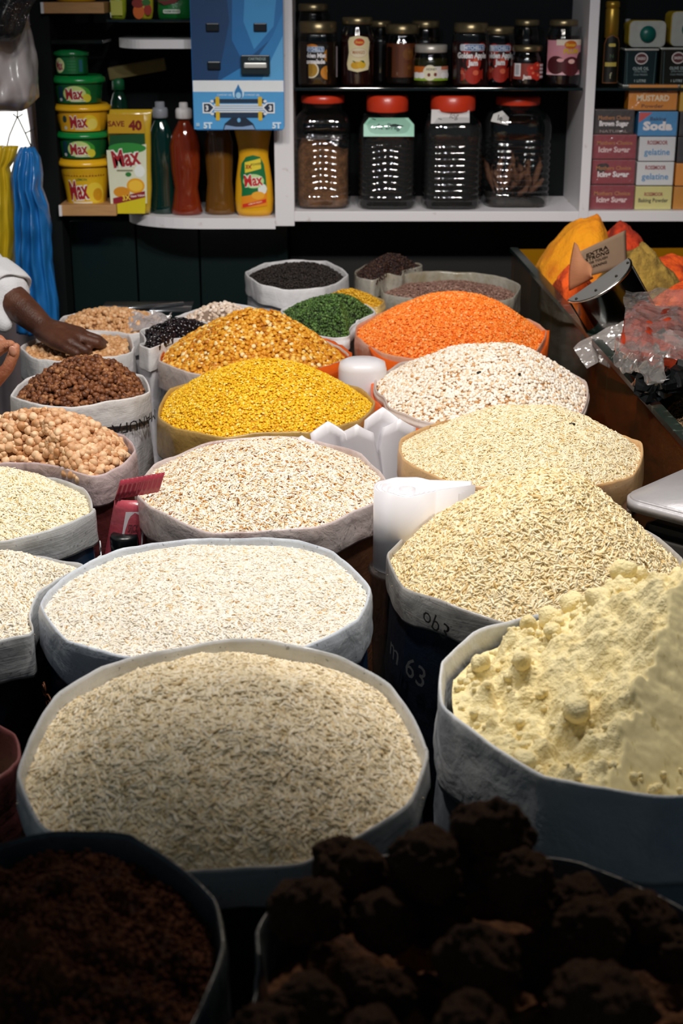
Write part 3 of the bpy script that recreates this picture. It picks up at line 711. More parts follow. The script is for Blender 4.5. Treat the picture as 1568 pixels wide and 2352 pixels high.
# left wing with curved boards
zl_t, zl_b = Z(501, 600), Z(526, 600)
def curved(xl, xr, xs, z0, z1, yb=BK, yl=4.16):
    pts = [(xr, yb), (xl, yb), (xl, yl)]
    for k in range(1, 13):
        a = pi/2*k/12; pts.append((xs-(xs-xl)*cos(a), yl-(yl-FY)*sin(a)))
    pts.append((xr, FY))
    bm = B(); a = [bm.verts.new((x, y, z0)) for x, y in pts]; b = [bm.verts.new((x, y, z1)) for x, y in pts]
    bm.faces.new(a[::-1]); bm.faces.new(b)
    for i in range(len(pts)): bm.faces.new((a[i], a[(i+1) % len(a)], b[(i+1) % len(a)], b[i]))
    return bm
cpart('curved_shelf', curved(X(278, 490), ux0, X(470, 500), zl_b, zl_t), white)
cpart('curved_shelf', curved(X(256, 100), ux0, X(330, 100), Z(112), Z(91)), white)
cpart('glass_shelf', bx(X(240, 50), ux0, FY+.03, BK, Z(52), Z(45), .001), glass)
cpart('back_panel', bx(X(100), ux0, BK, BK+.01, 0, TOP), black)
door_m = mat('smoky_door', '#12201f', .25, var=.2, vs=5)
cpart('dark_post', bx(X(88, 400), X(132, 400), 4.02, 4.12, .0, TOP), black)
zdo = zl_b-.004
for a, b in ((134, 288), (292, 440), (444, 655)): cpart('door', bx(X(a), X(b), 4.16, 4.18, .30, zdo, .002), door_m)
cpart('lower_panel', bx(X(660), 1.25, 4.20, 4.22, .30, zs_b-.002), mat('brown_black_panel', '#161513', .6, var=.2, vs=6))
wood = mat('ledge_wood', '#b98a58', .6, var=.25, vs=18, stretch=(1, 6, 6), bump=.2)
for nm, x0, x1, y0, y1, lab in (('wooden_ledge', 135, 266, 471, 496, 'small brown wooden ledge with white end under the stacked tubs'), ('wooden_ledge', 93, 238, 5, 31, 'upper wooden ledge at the top of the tub column')):
    t = thing(nm, lab, 'shelf', (X((x0+x1)/2, y0, 4.0), 4.02, Z(y1)))
    w_ = (x1-x0)*M(x0, y0, 4.0); h_ = Z(y0)-Z(y1)
    obj('plank', (lambda b: box(b, (0, .05, h_/2), (w_, .14, h_), .002))(B()), wood, t, False)
    obj('end_strip', (lambda b: box(b, (-w_/2+.004, -.022, h_/2), (.008, .006, h_), .001))(B()), white, t, False)
bm = bx(X(118, 95), X(236, 95), 4.0, 4.15, Z(101), Z(92)); o = obj('dark_shelf', bm, mat('dark_glossy', '#0d1212', .15), None, False); tag(o, 'thin glossy black shelf above the topmost small green tub', 'shelf')

# --- tubs
RED = '#a5202c'
def logo(P, cx, cy, w, h, rot=0, c=RED, t='Max'):
    P.text(t, cx, cy, h, c, .03, w=w, rot=rot, outline='#f4f0e6', og=.045)
def tub(x0, x1, yl, yb0, yb, bx0, bx1, lidc, bodyc, lab, design, Y=4.075, group='stacked dish-wash tubs'):
    cx = X((x0+x1)/2, yl, Y); m = M(200, yl, Y); z0 = Z(yb, 200, Y); zl0 = Z(yb0, 200, Y); zt = Z(yl, 200, Y)
    rl = (x1-x0)/2*m; rt = rl*.90; rb = (bx1-bx0)/2*m; H = zl0-z0; LH = zt-zl0
    t = thing('dish_wash_tub', lab, 'tub', (cx, Y, z0), 0, group)
    bm = B(); lathe(bm, [(rb*.9, 0), (rb, .003), (rb+(rt-rb)*.5, H*.5), (rt, H*.93), (rt+.001, H)], 48)
    obj('tub_body', bm, mat('tub_'+bodyc, bodyc, .3, var=.03, coat=.2), t)
    bm = B(); lathe(bm, [(rt, H-.001), (rl, H), (rl+.0008, H+LH*.25), (rl, H+LH*.6), (rl*.92, H+LH*.75), (rl*.88, H+LH*.98), (rl*.84, H+LH*.94), (.005, H+LH*.94)], 48)
    obj('lid', bm, mat('lid_'+lidc, lidc, .25, var=.03, coat=.3), t)
    P = Print(); design(P, H, rb, rt)
    P.put(t, on_round(lambda v: rb+(rt-rb)*max(0, min(1, v/H)), 0), (-.08, .08, .006)); return t
def d_green(P, H, rb, rt):
    P.rect(-.06, H*.06, .06, H*.94, '#0b5a2a'); P.oval(.006, H*.5, .036, H*.40, '#3f9a35'); P.oval(-.002, H*.5, .031, H*.38, '#cfe08a')
    P.oval(.030, H*.3, .012, H*.2, '#d9cf3a'); P.rect(-.05, H*.12, -.034, H*.85, '#173b4d', .003); P.oval(-.042, H*.22, .005, H*.08, '#c9d2d0')
    logo(P, -.002, H*.5, .046, H*.52, .06); P.rect(-.012, H*.13, .026, H*.17, '#e7ead8')
def d_yellow(P, H, rb, rt):
    P.rect(-.06, H*.04, .06, H*.95, '#e6a91c'); P.oval(.03, H*.45, .022, H*.38, '#f2cf2e'); P.oval(.036, H*.4, .014, H*.26, '#f6df66')
    P.oval(-.040, H*.62, .007, H*.17, '#2e4440'); P.oval(-.038, H*.2, .005, H*.09, '#dcd7c8'); logo(P, 0, H*.5, .046, H*.56, .06); P.rect(-.01, H*.12, .03, H*.15, '#f6eecb')
def d_jumbo(P, H, rb, rt):
    P.rect(-.06, H*.03, .06, H*.74, '#e3b51d'); P.rect(-.066, H*.76, .066, H*.97, '#7a1612'); P.text('JUMBO PACK', -.008, H*.865, H*.12, '#d8932a', .02, w=.078)
    P.oval(.032, H*.35, .026, H*.26, '#f0cf3e'); P.oval(.04, H*.3, .014, H*.16, '#d69a1c'); P.text('LEMON', -.002, H*.69, H*.06, '#1f6a35', .02)
    logo(P, -.012, H*.42, .052, H*.46, .10); P.rect(-.03, H*.09, .022, H*.13, '#efe6d0')
tub(131, 258, 361, 377, 469, 158, 246, '#f0b51c', '#dba91a', 'largest tub at the bottom of the stack, yellow with a dark red band', d_jumbo)
tub(127, 251, 299, 313, 361, 140, 240, '#10893f', '#0d5a2c', 'green tub with green lid directly above the largest tub', d_green)
tub(121, 254, 236, 251, 299, 136, 243, '#f0b51c', '#dda41c', 'yellow tub with yellow lid in the middle of the stack', d_yellow)
tub(117, 240, 171, 188, 236, 133, 234, '#10893f', '#0d5a2c', 'green tub second from the top of the stack', d_green)
def d_small(P, H, rb, rt):
    P.rect(-.04, H*.05, .04, H*.9, '#0f6a35'); P.oval(-.028, H*.5, .016, H*.4, '#dbe5a0'); logo(P, -.028, H*.5, .022, H*.5, .05)
    for k in range(4): P.rect(-.005, H*(.25+.15*k), .018, H*(.30+.15*k), '#1b8a4a')
    P.rect(.026, H*.15, .036, H*.8, '#2c6a7a')
tub(121, 204, 112, 127, 170, 128, 202, '#14753c', '#0f5a30', 'small green tub at the top of the stack, below the black shelf', d_small)
# tub base on the top ledge
t = thing('dish_wash_tub', 'yellow tub whose base alone shows on the upper wooden ledge', 'tub', (X(175, 4, 4.075), 4.075, Z(5)), 0, 'stacked dish-wash tubs')
bm = B(); lathe(bm, [(.045, 0), (.05, .003), (.055, .07)], 40); obj('tub_body', bm, mat('tub_#dba91a', '#dba91a', .3), t)
bm = B(); lathe(bm, [(.058, .07), (.062, .072), (.062, .08), (.05, .084), (.003, .084)], 40); obj('lid', bm, mat('lid_#f0b51c', '#f0b51c', .3), t)

# --- generic closed bag / pouch: rows of (py, x0, x1), pleated
def loft_bag(rows, Y, thick, m, parent=None, name='bag', pleat=.15, npl=7, seg=64, seed=0, flat=1.0, loc=None, wr=.05):
    bm = B(); rings = []; base = loc or (0, 0, 0); N_ = []
    for a, b in zip(rows, rows[1:]):
        n = max(1, int(abs(b[0]-a[0])/8))
        for k in range(n): N_.append(tuple(a[i]+(b[i]-a[i])*k/n for i in range(len(a))))
    N_.append(rows[-1])
    for row in N_:
        py, x0, x1 = row[:3]; th = row[3] if len(row) > 3 else thick
        c = on_y((x0+x1)/2, py, Y); hw = (x1-x0)/2*M((x0+x1)/2, py, Y); ring = []
        for i in range(seg):
            t = 2*pi*i/seg; k = 1+pleat*.5*sin(npl*t+seed+2.2*noise.noise(Vector((py*.008, t, seed))))*abs(sin(t))
            nz = wr*noise.noise(Vector((cos(t)*3+seed, sin(t)*3, py*.02)))
            ring.append(bm.verts.new((c.x-base[0]+hw*cos(t)*(1+nz*.4), Y-base[1]+th*sin(t)*(k+nz*2), c.z-base[2])))
        rings.append(ring)
    for a, b in zip(rings, rings[1:]):
        for i in range(seg): bm.faces.new((a[i], a[(i+1) % seg], b[(i+1) % seg], b[i]))
    bm.faces.new(rings[0]); bm.faces.new(rings[-1])
    return obj(name, bm, m, parent)
# refill pouch
zp = Z(489, 300, 4.06)
t = thing('refill_pouch', 'tall yellow and green refill pouch with SAVE 40 header, right of the tub stack', 'pouch', (X(303, 489, 4.06), 4.06, zl_t))
Lp = (X(303, 489, 4.06), 4.06, zl_t)
loft_bag([(251, 252, 350, .004), (262, 250, 348, .006), (300, 246, 346, .022), (350, 252, 347, .028), (430, 262, 348, .03), (470, 268, 347, .028), (489, 278, 345, .018)], 4.06, .025, mat('pouch_film', '#cfa92a', .25, coat=.5, bump=.4, bs=40), t, 'pouch_body', .1, 3, 56, 1, 1, Lp)
mpx = M(300, 370, 4.06)
def pf(u, v, l):  # pixel-like u,v in metres about the pouch centre
    return (u, -.0325-l, v)
P = Print(); Hh = Z(255, 300, 4.06)-zl_t
P.poly([(-.045, Hh*.78), (.048, Hh*.80), (.048, Hh*.60), (.02, Hh*.52), (-.05, Hh*.60)], '#0c4a22')
P.rect(-.048, Hh*.80, .048, Hh*.98, '#c99a1a'); P.text('SAVE', -.026, Hh*.89, .014, '#7a1612', .03); P.text('40', .024, Hh*.875, .024, '#7a1612', .05)
P.poly([(-.051, Hh*.10), (.046, Hh*.13), (.051, Hh*.70), (-.055, Hh*.64)], '#dfe0c4'); P.oval(.0, Hh*.66, .05, .014, '#2f8a38')
P.poly([(-.044, Hh*.03), (.040, Hh*.03), (.044, Hh*.20), (-.046, Hh*.12)], '#d8c41e')
P.oval(.018, Hh*.30, .024, .020, '#e8a21c'); P.oval(.018, Hh*.30, .019, .015, '#f3c13c'); P.oval(-.02, Hh*.24, .022, .014, '#d98f1e'); P.oval(.03, Hh*.44, .014, .016, '#eef0ea'); P.oval(0, Hh*.41, .008, .006, '#2c7a36')
logo(P, -.004, Hh*.57, .074, .044, .16); P.rect(-.03, Hh*.44, .012, Hh*.455, '#8c8b72')
P.poly([(-.044, Hh*.12), (.042, Hh*.19), (.042, Hh*.25), (-.044, Hh*.18)], '#8e1c2a'); P.text('3X', -.008, Hh*.185, .013, '#f0d23c', .03, rot=.12); P.text('New Value', .022, Hh*.205, .006, '#f2e6dc', .02, rot=.12)
P.put(t, pf)
# --- bottles: outline from rows of (py, half width)
def outline(cx, Y, rows): return [(hw*M(cx, py, Y), Z(py, cx, Y)) for py, hw in rows]
def bottle(name, cx, Y, rows, m, lab, cat='bottle', dr=1.0, sq=2, cap=None, capm=None, group=None, base=None, liquid=None, lm_=None, cap_name='cap'):
    z0 = Z(rows[-1][0], cx, Y) if base is None else base
    dz = z0-Z(rows[-1][0], cx, Y)
    t = thing(name, lab, cat, (X(cx, rows[-1][0], Y), Y, z0), 0, group)
    pr = [(r, z-z0+dz) for r, z in outline(cx, Y, rows)][::-1]; pr[0] = (pr[0][0], 0)
    bm = B(); lathe(bm, [(pr[0][0]*.8, .0005)]+pr[:], 44, dr, sq); obj('bottle_body' if 'bottle' in name else 'jar_body', bm, m, t)
    if liquid:
        pl = [(r*.93, z) for r, z in pr if z < Z(liquid, cx, Y)-z0+dz]; pl[0] = (pl[0][0], .004)
        bm = B(); lathe(bm, pl, 40, dr, sq); obj('contents', bm, lm_, t)
    if cap:
        pc = [(r, z-z0+dz) for r, z in outline(cx, Y, cap)][::-1]
        bm = B(); lathe(bm, pc, 40, 1.0 if dr < 1 else dr, 2); obj(cap_name, bm, capm, t)
    return t
g_cap = mat('grey_cap', '#8b8e96', .4); w_cap = mat('white_cap', '#e6e2e2', .4)
def liq(n, c): return mat(n, c, .08, var=.15, vs=12, coat=.6, trans=.35)
bottle('soap_bottle', 377, 4.09, [(280, 12), (290, 16), (300, 21), (318, 27), (340, 31), (400, 29), (440, 27), (480, 31), (495, 31), (499, 28)], liq('green_liquid', '#07312a'), 'dark green dish-soap bottle with grey flip cap', dr=.7, base=zl_t,
       cap=[(243, 9), (244, 11), (256, 11), (257, 16), (262, 18), (278, 18), (281, 16)], capm=g_cap)
bottle('soap_bottle', 430, 4.07, [(283, 12), (292, 15), (304, 22), (320, 30), (345, 35), (400, 33), (440, 27), (470, 31), (494, 36), (501, 33)], liq('red_orange_liquid', '#8c3014'), 'red-orange dish-soap bottle with white cap', dr=.7, base=zl_t,
       cap=[(244, 8), (246, 10), (256, 10), (258, 17), (263, 19), (279, 19), (282, 17)], capm=w_cap)
bottle('soap_bottle', 507, 4.08, [(283, 12), (292, 15), (304, 24), (340, 33), (380, 32), (430, 29), (470, 33), (496, 36), (504, 34)], liq('amber_liquid', '#7a4f16'), 'amber dish-soap bottle half hidden behind the blue display card', dr=.7, base=zl_t,
       cap=[(250, 10), (262, 17), (281, 17)], capm=w_cap)
by = bottle('soap_bottle', 585, 4.055, [(276, 30), (300, 42), (312, 43), (330, 39), (350, 35), (372, 34), (400, 38), (430, 42), (470, 44), (495, 42), (506, 36)], mat('yellow_squeeze', '#e0a414', .3, coat=.3, var=.04), 'opaque yellow waisted squeeze bottle with green label', dr=.55, base=zl_t,
       cap=[(258, 22), (262, 26), (277, 28)], capm=mat('cap_red', '#a02018', .4))
P = Print(); mm = M(585, 430, 4.055)
P.poly([(-30*mm, 18*mm), (-27*mm, 60*mm), (-30*mm, 95*mm), (-26*mm, 120*mm), (-16*mm, 134*mm), (0, 138*mm), (16*mm, 134*mm), (24*mm, 118*mm), (28*mm, 90*mm), (30*mm, 60*mm), (30*mm, 24*mm)], '#11703c')
P.poly([(-30*mm, 18*mm), (-28*mm, 45*mm), (30*mm, 56*mm), (30*mm, 24*mm)], '#e88c1c'); P.oval(20*mm, 62*mm, 10*mm, 12*mm, '#e9ece6'); P.oval(10*mm, 48*mm, 15*mm, 9*mm, '#f0a92e')
P.poly([(-19*mm, 98*mm), (-19*mm, 122*mm), (17*mm, 131*mm), (18*mm, 108*mm)], '#ead23c'); P.text('3X', -10*mm, 112*mm, 8*mm, '#a31d1d', .05); P.text('POWER', 7*mm, 118*mm, 5*mm, '#5d5720', .02, rot=.12)
P.oval(0, 80*mm, 24*mm, 16*mm, '#bfe09a'); logo(P, 0, 82*mm, 42*mm, 25*mm, .10, '#c41f26'); P.poly([(-26*mm, 20*mm), (28*mm, 32*mm), (28*mm, 40*mm), (-26*mm, 28*mm)], '#d3331e'); P.text('LEMON FRESH', 3*mm, 31*mm, 3.6*mm, '#f4dfae', .01, rot=.2)
P.put(by, lambda u, v, l: (u, -.55*sqrt(max(1e-5, (.0515)**2-u*u))-.0006-l, v), (-.04, .04, .005))
# dim things behind
bottle('soap_bottle', 278, 4.18, [(205, 8), (215, 14), (232, 19), (260, 22), (330, 22)], liq('deep_green_liquid', '#0f3a28'), 'dim green bottle behind the pouch', dr=.8, cap=[(176, 6), (184, 14), (206, 15)], capm=mat('cap_dgreen', '#0f5a34', .4))
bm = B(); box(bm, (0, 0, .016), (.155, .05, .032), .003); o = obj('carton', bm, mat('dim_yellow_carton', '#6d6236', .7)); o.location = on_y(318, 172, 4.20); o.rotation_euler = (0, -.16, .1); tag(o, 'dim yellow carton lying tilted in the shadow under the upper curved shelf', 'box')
# packs on the upper left glass shelf
for x0, x1, c, lab, dz_ in ((252, 290, '#a6b42c', 'pale yellow-green pack at the left end of the top shelf', 0), (308, 352, '#c8b92e', 'yellow pack printed with an orange and strawberries', 1), (362, 439, '#1c7a34', 'glossy green pack with dark red chillies on the top shelf', 2)):
    Yp = 4.08; L0 = (X((x0+x1)/2, 45, Yp), Yp, Z(45)); t = thing('snack_pack', lab, 'packet', L0)
    loft_bag([(-60, x0+4, x1-4, .004), (-20, x0, x1, .02), (25, x0, x1, .022), (40, x0+2, x1-2, .018), (45, x0+5, x1-5, .008)], Yp, .02, mat('pack_'+c, c, .25, coat=.5, bump=.3), t, 'packet_body', .08, 3, 40, 2, 1, L0)
    P = Print(); m_ = M(330, 20, Yp)
    if dz_ == 0: P.rect(-12*m_, 8*m_, 14*m_, 40*m_, '#c9c95a')
    if dz_ == 1: P.oval(-8*m_, 16*m_, 13*m_, 16*m_, '#d8661a'); P.oval(-9*m_, 34*m_, 14*m_, 10*m_, '#8c2415'); P.oval(13*m_, 20*m_, 9*m_, 12*m_, '#a3281a'); P.oval(10*m_, 36*m_, 10*m_, 7*m_, '#2f6e26')
    if dz_ == 2: P.poly([(-36*m_, 40*m_), (-20*m_, 30*m_), (4*m_, 34*m_), (24*m_, 48*m_), (8*m_, 46*m_), (-14*m_, 40*m_)], '#6e1a16'); P.rect(-23*m_, 12*m_, 16*m_, 21*m_, '#d8e0d0', 3*m_); P.text('FARM FRESH', -3*m_, 16.5*m_, 4.5*m_, '#1c5a30', .02)
    P.put(t, lambda u, v, l: (u, -.024-l, v))

# --- blue razor display card
cz0, cz1 = Z(299, 545, 3.93), Z(-70, 545, 3.93); cxm = X(547, 200, 3.93); cw = 210*M(547, 200, 3.93); ch = cz1-cz0
t = thing('razor_display_card', 'tall blue printed razor display card hung on the cabinet upright', 'display card', (cxm, 3.93, cz0))
P0 = B(); r_ = .010; pts = []
for cx_, cy_, a0 in ((cw/2-r_, r_, -90), (cw/2-r_, ch-r_, 0), (-cw/2+r_, ch-r_, 90), (-cw/2+r_, r_, 180)):
    for i in range(6): a = radians(a0+i*18); pts.append((cx_+r_*cos(a), cy_+r_*sin(a)))
va = [P0.verts.new((x, 0, z)) for x, z in pts]; vb = [P0.verts.new((x, .004, z)) for x, z in pts]
P0.faces.new(va); P0.faces.new(vb[::-1])
for i in range(len(va)): P0.faces.new((va[i], va[(i+1) % len(va)], vb[(i+1) % len(va)], vb[i]))
obj('card', P0, mat('card_board', '#1c6fb6', .3), t, False)
P = Print(); m_ = M(547, 200, 3.93); U = lambda px: (px-547)*m_; V = lambda py: (299-py)*m_
Q = lambda *p: [(U(a), V(b)) for a, b in p]
P.rect(U(443), V(190), U(651), ch-.001, '#0c4f86')
P.poly(Q((443, 60), (443, -60), (520, -60), (530, 60), (500, 189), (443, 189)), '#0a3a68'); P.poly(Q((540, -60), (651, -60), (651, 60), (620, 100), (560, 150), (535, 100)), '#1d6fb0')
P.poly(Q((570, -60), (645, -60), (630, 70), (585, 120), (562, 60)), '#3c93cf'); P.poly(Q((651, 40), (651, 189), (503, 189), (590, 140), (628, 90)), '#2b80c0'); P.poly(Q((651, 90), (651, 189), (600, 189), (630, 130)), '#5aa7dc')
P.rect(U(443), V(213), U(651), V(188), '#e9edf0'); P.rect(U(443), V(297), U(651), V(213), '#4f9fd8', .0); 
P.oval(U(547), V(217), 13*m_, 13*m_, '#cfe6f4'); P.poly(Q((547, 196), (556, 214), (556, 226), (547, 231), (538, 226), (538, 214)), '#2f78b4'); P.oval(U(547), V(221), 6*m_, 7*m_, '#9fd0ee')
P.text('COMFORT GEL', U(515), V(220), 4.2*m_, '#d5e8f4', .01, w=34*m_); P.text('COMFORT GEL', U(579), V(220), 4.2*m_, '#d5e8f4', .01, w=34*m_)
for a, b in ((229, 238), (259, 271)): P.rect(U(490), V(b), U(607), V(a), '#16304c', 3*m_)
for k in range(4): P.rect(U(490), V(244+k*5), U(606), V(240.5+k*5), '#dfe3e6')
for xx in (498, 596):
    P.rect(U(xx-4), V(245), U(xx+5), V(224), '#d9b42a', 2*m_); P.rect(U(xx-4), V(277), U(xx+5), V(257), '#d9b42a', 2*m_)
for xx, s_ in ((476, 1), (618, -1)):
    P.poly(Q((xx-12*s_, 237), (xx+6*s_, 237), (xx+17*s_, 247), (xx+6*s_, 261), (xx-12*s_, 261)), '#eef2f4'); P.poly(Q((xx-9*s_, 239.5), (xx+4*s_, 239.5), (xx+13*s_, 248), (xx+4*s_, 258), (xx-9*s_, 258)), '#1a2c44'); P.text('3', U(xx-2*s_), V(249), 11*m_, '#f2f4f6', .04)
for xx in (486, 608): P.oval(U(xx), V(234), 4*m_, 3*m_, '#e7eaec'); P.oval(U(xx), V(262), 4*m_, 3*m_, '#e7eaec')
P.poly(Q((530, 271), (564, 271), (580, 284), (586, 297), (510, 297), (514, 284)), '#14263c'); P.poly(Q((512, 297), (516, 287), (540, 291), (556, 291), (578, 287), (584, 297)), '#7f9cc4'); P.oval(U(547), V(276), 4*m_, 5*m_, '#6fb0e0')
P.text('5T', U(475), V(288), 13*m_, '#d6ebf8', .05); P.text('5T', U(634), V(288), 13*m_, '#d6ebf8', .05); P.rect(U(448), V(290), U(456), V(282), '#9fc4de')
P.put(t, on_flat(0), name='printed_face')
hookm = mat('dark_slot', '#07121c', .3)
for xx, yy in ((492, 72), (600, 72), (493, 155), (492, 2), (596, 0)):
    bm = B(); box(bm, (U(xx), -.004, V(yy)), (30*m_, .008, 18*m_), .0025); obj('hook_slot', bm, hookm, t, False)
rz = thing('cartridge_pack', 'black razor cartridge pack with a silver bar hanging on the blue card', 'razor pack', (cxm+U(588), 3.922, cz0+V(153)))
bm = B(); box(bm, (0, -.004, 0), (66*m_, .008, 42*m_), .002); obj('pack_case', bm, mat('pack_black', '#16262c', .3), rz, False)
bm = B(); box(bm, (0, -.010, -1*m_), (52*m_, .008, 12*m_), .003); obj('silver_bar', bm, mat('bar_silver', '#c9c9c4', .35, metal=.3), rz, False)
P = Print(); P.text('CARTRIDGE', 4*m_, 13*m_, 6*m_, '#9fb0b0', .01, w=40*m_); P.put(rz, on_flat(-.0085), name='lettering')

# --- glass jars of jam on the glass shelf
brass = mat('brass_lid', '#8f7f5e', .3, metal=.8, var=.1); jglass = film('jar_glass', '#101010', .12, .03, .0)
def jam(cx, hw, y0, yl, y1, Y, content, lab, design=None, sq=2, neck=.86, lid=brass, lhw=.9, group='jam jars on the glass shelf'):
    z0 = zg_t; m_ = M(cx, y1, Y); top = Z(y0, cx, Y)-Z(y1, cx, Y); H = Z(yl, cx, Y)-Z(y1, cx, Y); r = hw*m_
    t = thing('jam_jar', lab, 'jar', (X(cx, y1, Y), Y, z0), 0, group)
    pr = [(r*.85, 0), (r*.97, .003), (r, .010), (r, H*.72), (r*.97, H*.82), (r*neck, H*.93), (r*neck, H)]
    bm = B(); lathe(bm, pr, 44, 1, sq); obj('jar_body', bm, jglass, t)
    bm = B(); lathe(bm, [(a*.95, b+(.002 if i == 0 else 0)) for i, (a, b) in enumerate(pr[:-2])], 40, 1, sq); obj('contents', bm, mat('jam_'+content, content, .25, var=.3, vs=60), t)
    bm = B(); lathe(bm, [(r*lhw, H*.98), (r*lhw+.001, H), (r*lhw+.001, top*.985), (r*lhw-.002, top), (.002, top)], 44); obj('lid', bm, lid, t)
    if design:
        P = Print(); design(P, H, r, m_); P.put(t, on_round(r+.0004), (-r*1.4, r*1.4, .006), name='label')
    return t
def fruit(P, x, y, s, c, hl): P.oval(x, y, s, s, c); P.oval(x+s*.25, y+s*.3, s*.35, s*.3, hl)
def d_marm(P, H, r, m):
    b = H*.18; P.rect(-r*1.25, b, r*1.25, H*.78, '#1d1208'); fruit(P, r*.62, H*.58, 16*m, '#d88a16', '#f0b43a'); fruit(P, r*.45, H*.27, 15*m, '#e08c18', '#f4b648'); P.oval(-r*.35, H*.32, 18*m, 18*m, '#f0e6c8'); P.oval(-r*.35, H*.32, 15*m, 15*m, '#b88a2a')
    P.oval(-r*.3, H*.74, 14*m, 6*m, '#d07c20'); P.oval(-r*1.0, H*.6, 6*m, 16*m, '#c9a43a'); P.rect(-r*.72, H*.645, r*.30, H*.745, '#dfe8f2', 3*m); P.rect(-r*.70, H*.655, r*.28, H*.735, '#3b6ea8', 3*m); P.text("MITCHELL'S", -r*.2, H*.695, 7*m, '#eef4fb', .03, w=40*m)
    P.text('Golden Mist', -r*.22, H*.585, 9.5*m, '#f6f2f4', .05, w=56*m); P.text('Marmalade', -r*.22, H*.475, 9.5*m, '#f6f2f4', .05, w=52*m); P.rect(r*.98, b, r*1.15, H*.74, '#cdbfc2')
def d_mango(P, H, r, m):
    P.poly([(-22*m, 38*m), (-25*m, 50*m), (-20*m, 75*m), (-22*m, 100*m), (-18*m, 108*m), (0, 112*m), (24*m, 108*m), (30*m, 98*m), (27*m, 75*m), (29*m, 50*m), (26*m, 38*m), (0, 33*m)], '#efe0b0')
    P.oval(4*m, 98*m, 12*m, 8*m, '#d8411c'); P.text('Shezan', 4*m, 98*m, 6*m, '#f2b84a', .03, w=18*m); P.oval(3*m, 75*m, 20*m, 11*m, '#d8b98a'); P.oval(3*m, 75*m, 19*m, 10*m, '#f1e2c0'); P.text('MANGO', 3*m, 76*m, 7*m, '#b5702e', .02, w=28*m)
    P.oval(-3*m, 48*m, 12*m, 8*m, '#e0a81e'); P.oval(9*m, 49*m, 10*m, 8*m, '#e8b82c'); P.poly([(-12*m, 58*m), (-4*m, 52*m), (-6*m, 57*m)], '#245a24'); P.poly([(6*m, 58*m), (16*m, 52*m), (14*m, 58*m)], '#245a24')
def d_apple(P, H, r, m):
    P.rect(-r*1.2, H*.14, r*1.2, H*.80, '#3a0f0c')
    for x, y, s in ((-.75, .50, 14), (.1, .44, 17), (.85, .50, 15), (-.6, .24, 15), (.1, .22, 19), (.75, .24, 14), (-.3, .70, 12), (.5, .72, 10)): fruit(P, r*x, H*y, s*m, '#b02a1c', '#e06a4a')
    P.rect(-r*.62, H*.66, r*.66, H*.78, '#e8eef6', 4*m); P.rect(-r*.36, H*.67, r*.64, H*.77, '#3b6ea8', 3*m); P.text("MITCHELL'S", r*.1, H*.72, 8*m, '#eef4fb', .03, w=44*m)
    P.text('Golden Apple', r*0, H*.565, 12*m, '#faf6f6', .05, w=66*m); P.text('Jam', r*.05, H*.43, 12*m, '#faf6f6', .05, w=22*m)
def d_honey(P, H, r, m):
    P.rect(-r*1.15, H*.20, r*1.15, H*.60, '#e8ded8'); P.rect(-r*1.15, H*.42, -r*.2, H*.60, '#c9661e'); P.rect(r*.55, H*.5, r*1.15, H*.60, '#c9765a'); P.rect(-r*1.15, H*.19, r*1.15, H*.26, '#8eb02e'); P.oval(-r*.1, H*.42, 16*m, 17*m, '#efe6c8')
    P.text('HONEY', r*.0, H*.52, 5*m, '#5a4a3a', .02); P.oval(-r*.15, H*.36, 3.5*m, 4*m, '#7a3226'); P.oval(r*.2, H*.37, 3.5*m, 4*m, '#7a3226')
    for x in (-.9, -.55, .7, 1.0): P.oval(r*x, H*.34, 7*m, 7*m, '#f6f2f0')
def d_straw(P, H, r, m):
    P.rect(-r*1.1, H*.22, r*1.1, H*.66, '#8e3a2c'); P.rect(-r*.95, H*.30, -r*.5, H*.66, '#e9e4e6'); P.rect(-r*.86, H*.34, -r*.6, H*.62, '#b9b4b8')
    for x, y in ((.1, .5), (.5, .58), (.55, .3), (.2, .36)): fruit(P, r*x, H*y, 9*m, '#c62f22', '#ee7a5a')
    P.text('Jam', -r*.1, H*.27, 9*m, '#f2e2da', .05)
    for y in (.6, .5, .4, .28): P.rect(r*.72, H*y-2*m, r*1.05, H*y+3*m, '#dcc9cf')
def d_plum(P, H, r, m):
    P.rect(-r*1.1, H*.22, r*1.15, H*.76, '#d8909c'); P.rect(-r*.5, H*.68, r*1.15, H*.77, '#ecdcc8'); P.rect(-r*1.1, H*.20, r*1.15, H*.235, '#f0c2c8'); P.oval(-r*.5, H*.36, 22*m, 20*m, '#4a1218'); P.oval(r*.38, H*.34, 24*m, 21*m, '#571820'); P.oval(r*1.05, H*.42, 14*m, 20*m, '#3a0e14')
    P.oval(-r*.25, H*.44, 8*m, 4*m, '#f0b0b0', a0=.4); P.oval(r*.38, H*.42, 8*m, 5*m, '#f3c0b8'); P.oval(r*.3, H*.69, 15*m, 9*m, '#d0681a'); P.text('Shezan', r*.3, H*.69, 7*m, '#f0c040', .03, w=24*m); P.text('PLUM', r*.35, H*.585, 10*m, '#e0b42c', .05, w=36*m)
def d_dim(P, H, r, m): P.rect(-r*1.0, H*.15, r*1.1, H*.8, '#6b3416'); fruit(P, r*.3, H*.6, 13*m, '#7d4a18', '#8a5a22'); fruit(P, r*.3, H*.3, 15*m, '#6e3a14', '#84501e')
JY = 4.085
jam(731, 46, 48, 72, 197, JY, '#20130a', 'squat orange marmalade jar at the left end of the glass shelf', d_marm, 3.2, .92)
jam(820, 39, 38, 52, 197, JY, '#2b0f0c', 'tall dark mango jam jar with a cream waisted label', d_mango, 2, .8, lhw=.86)
jam(922, 42, 52, 72, 190, 4.17, '#1a1009', 'dim jar with an orange-brown label behind the honey jar', d_dim, 2.6)
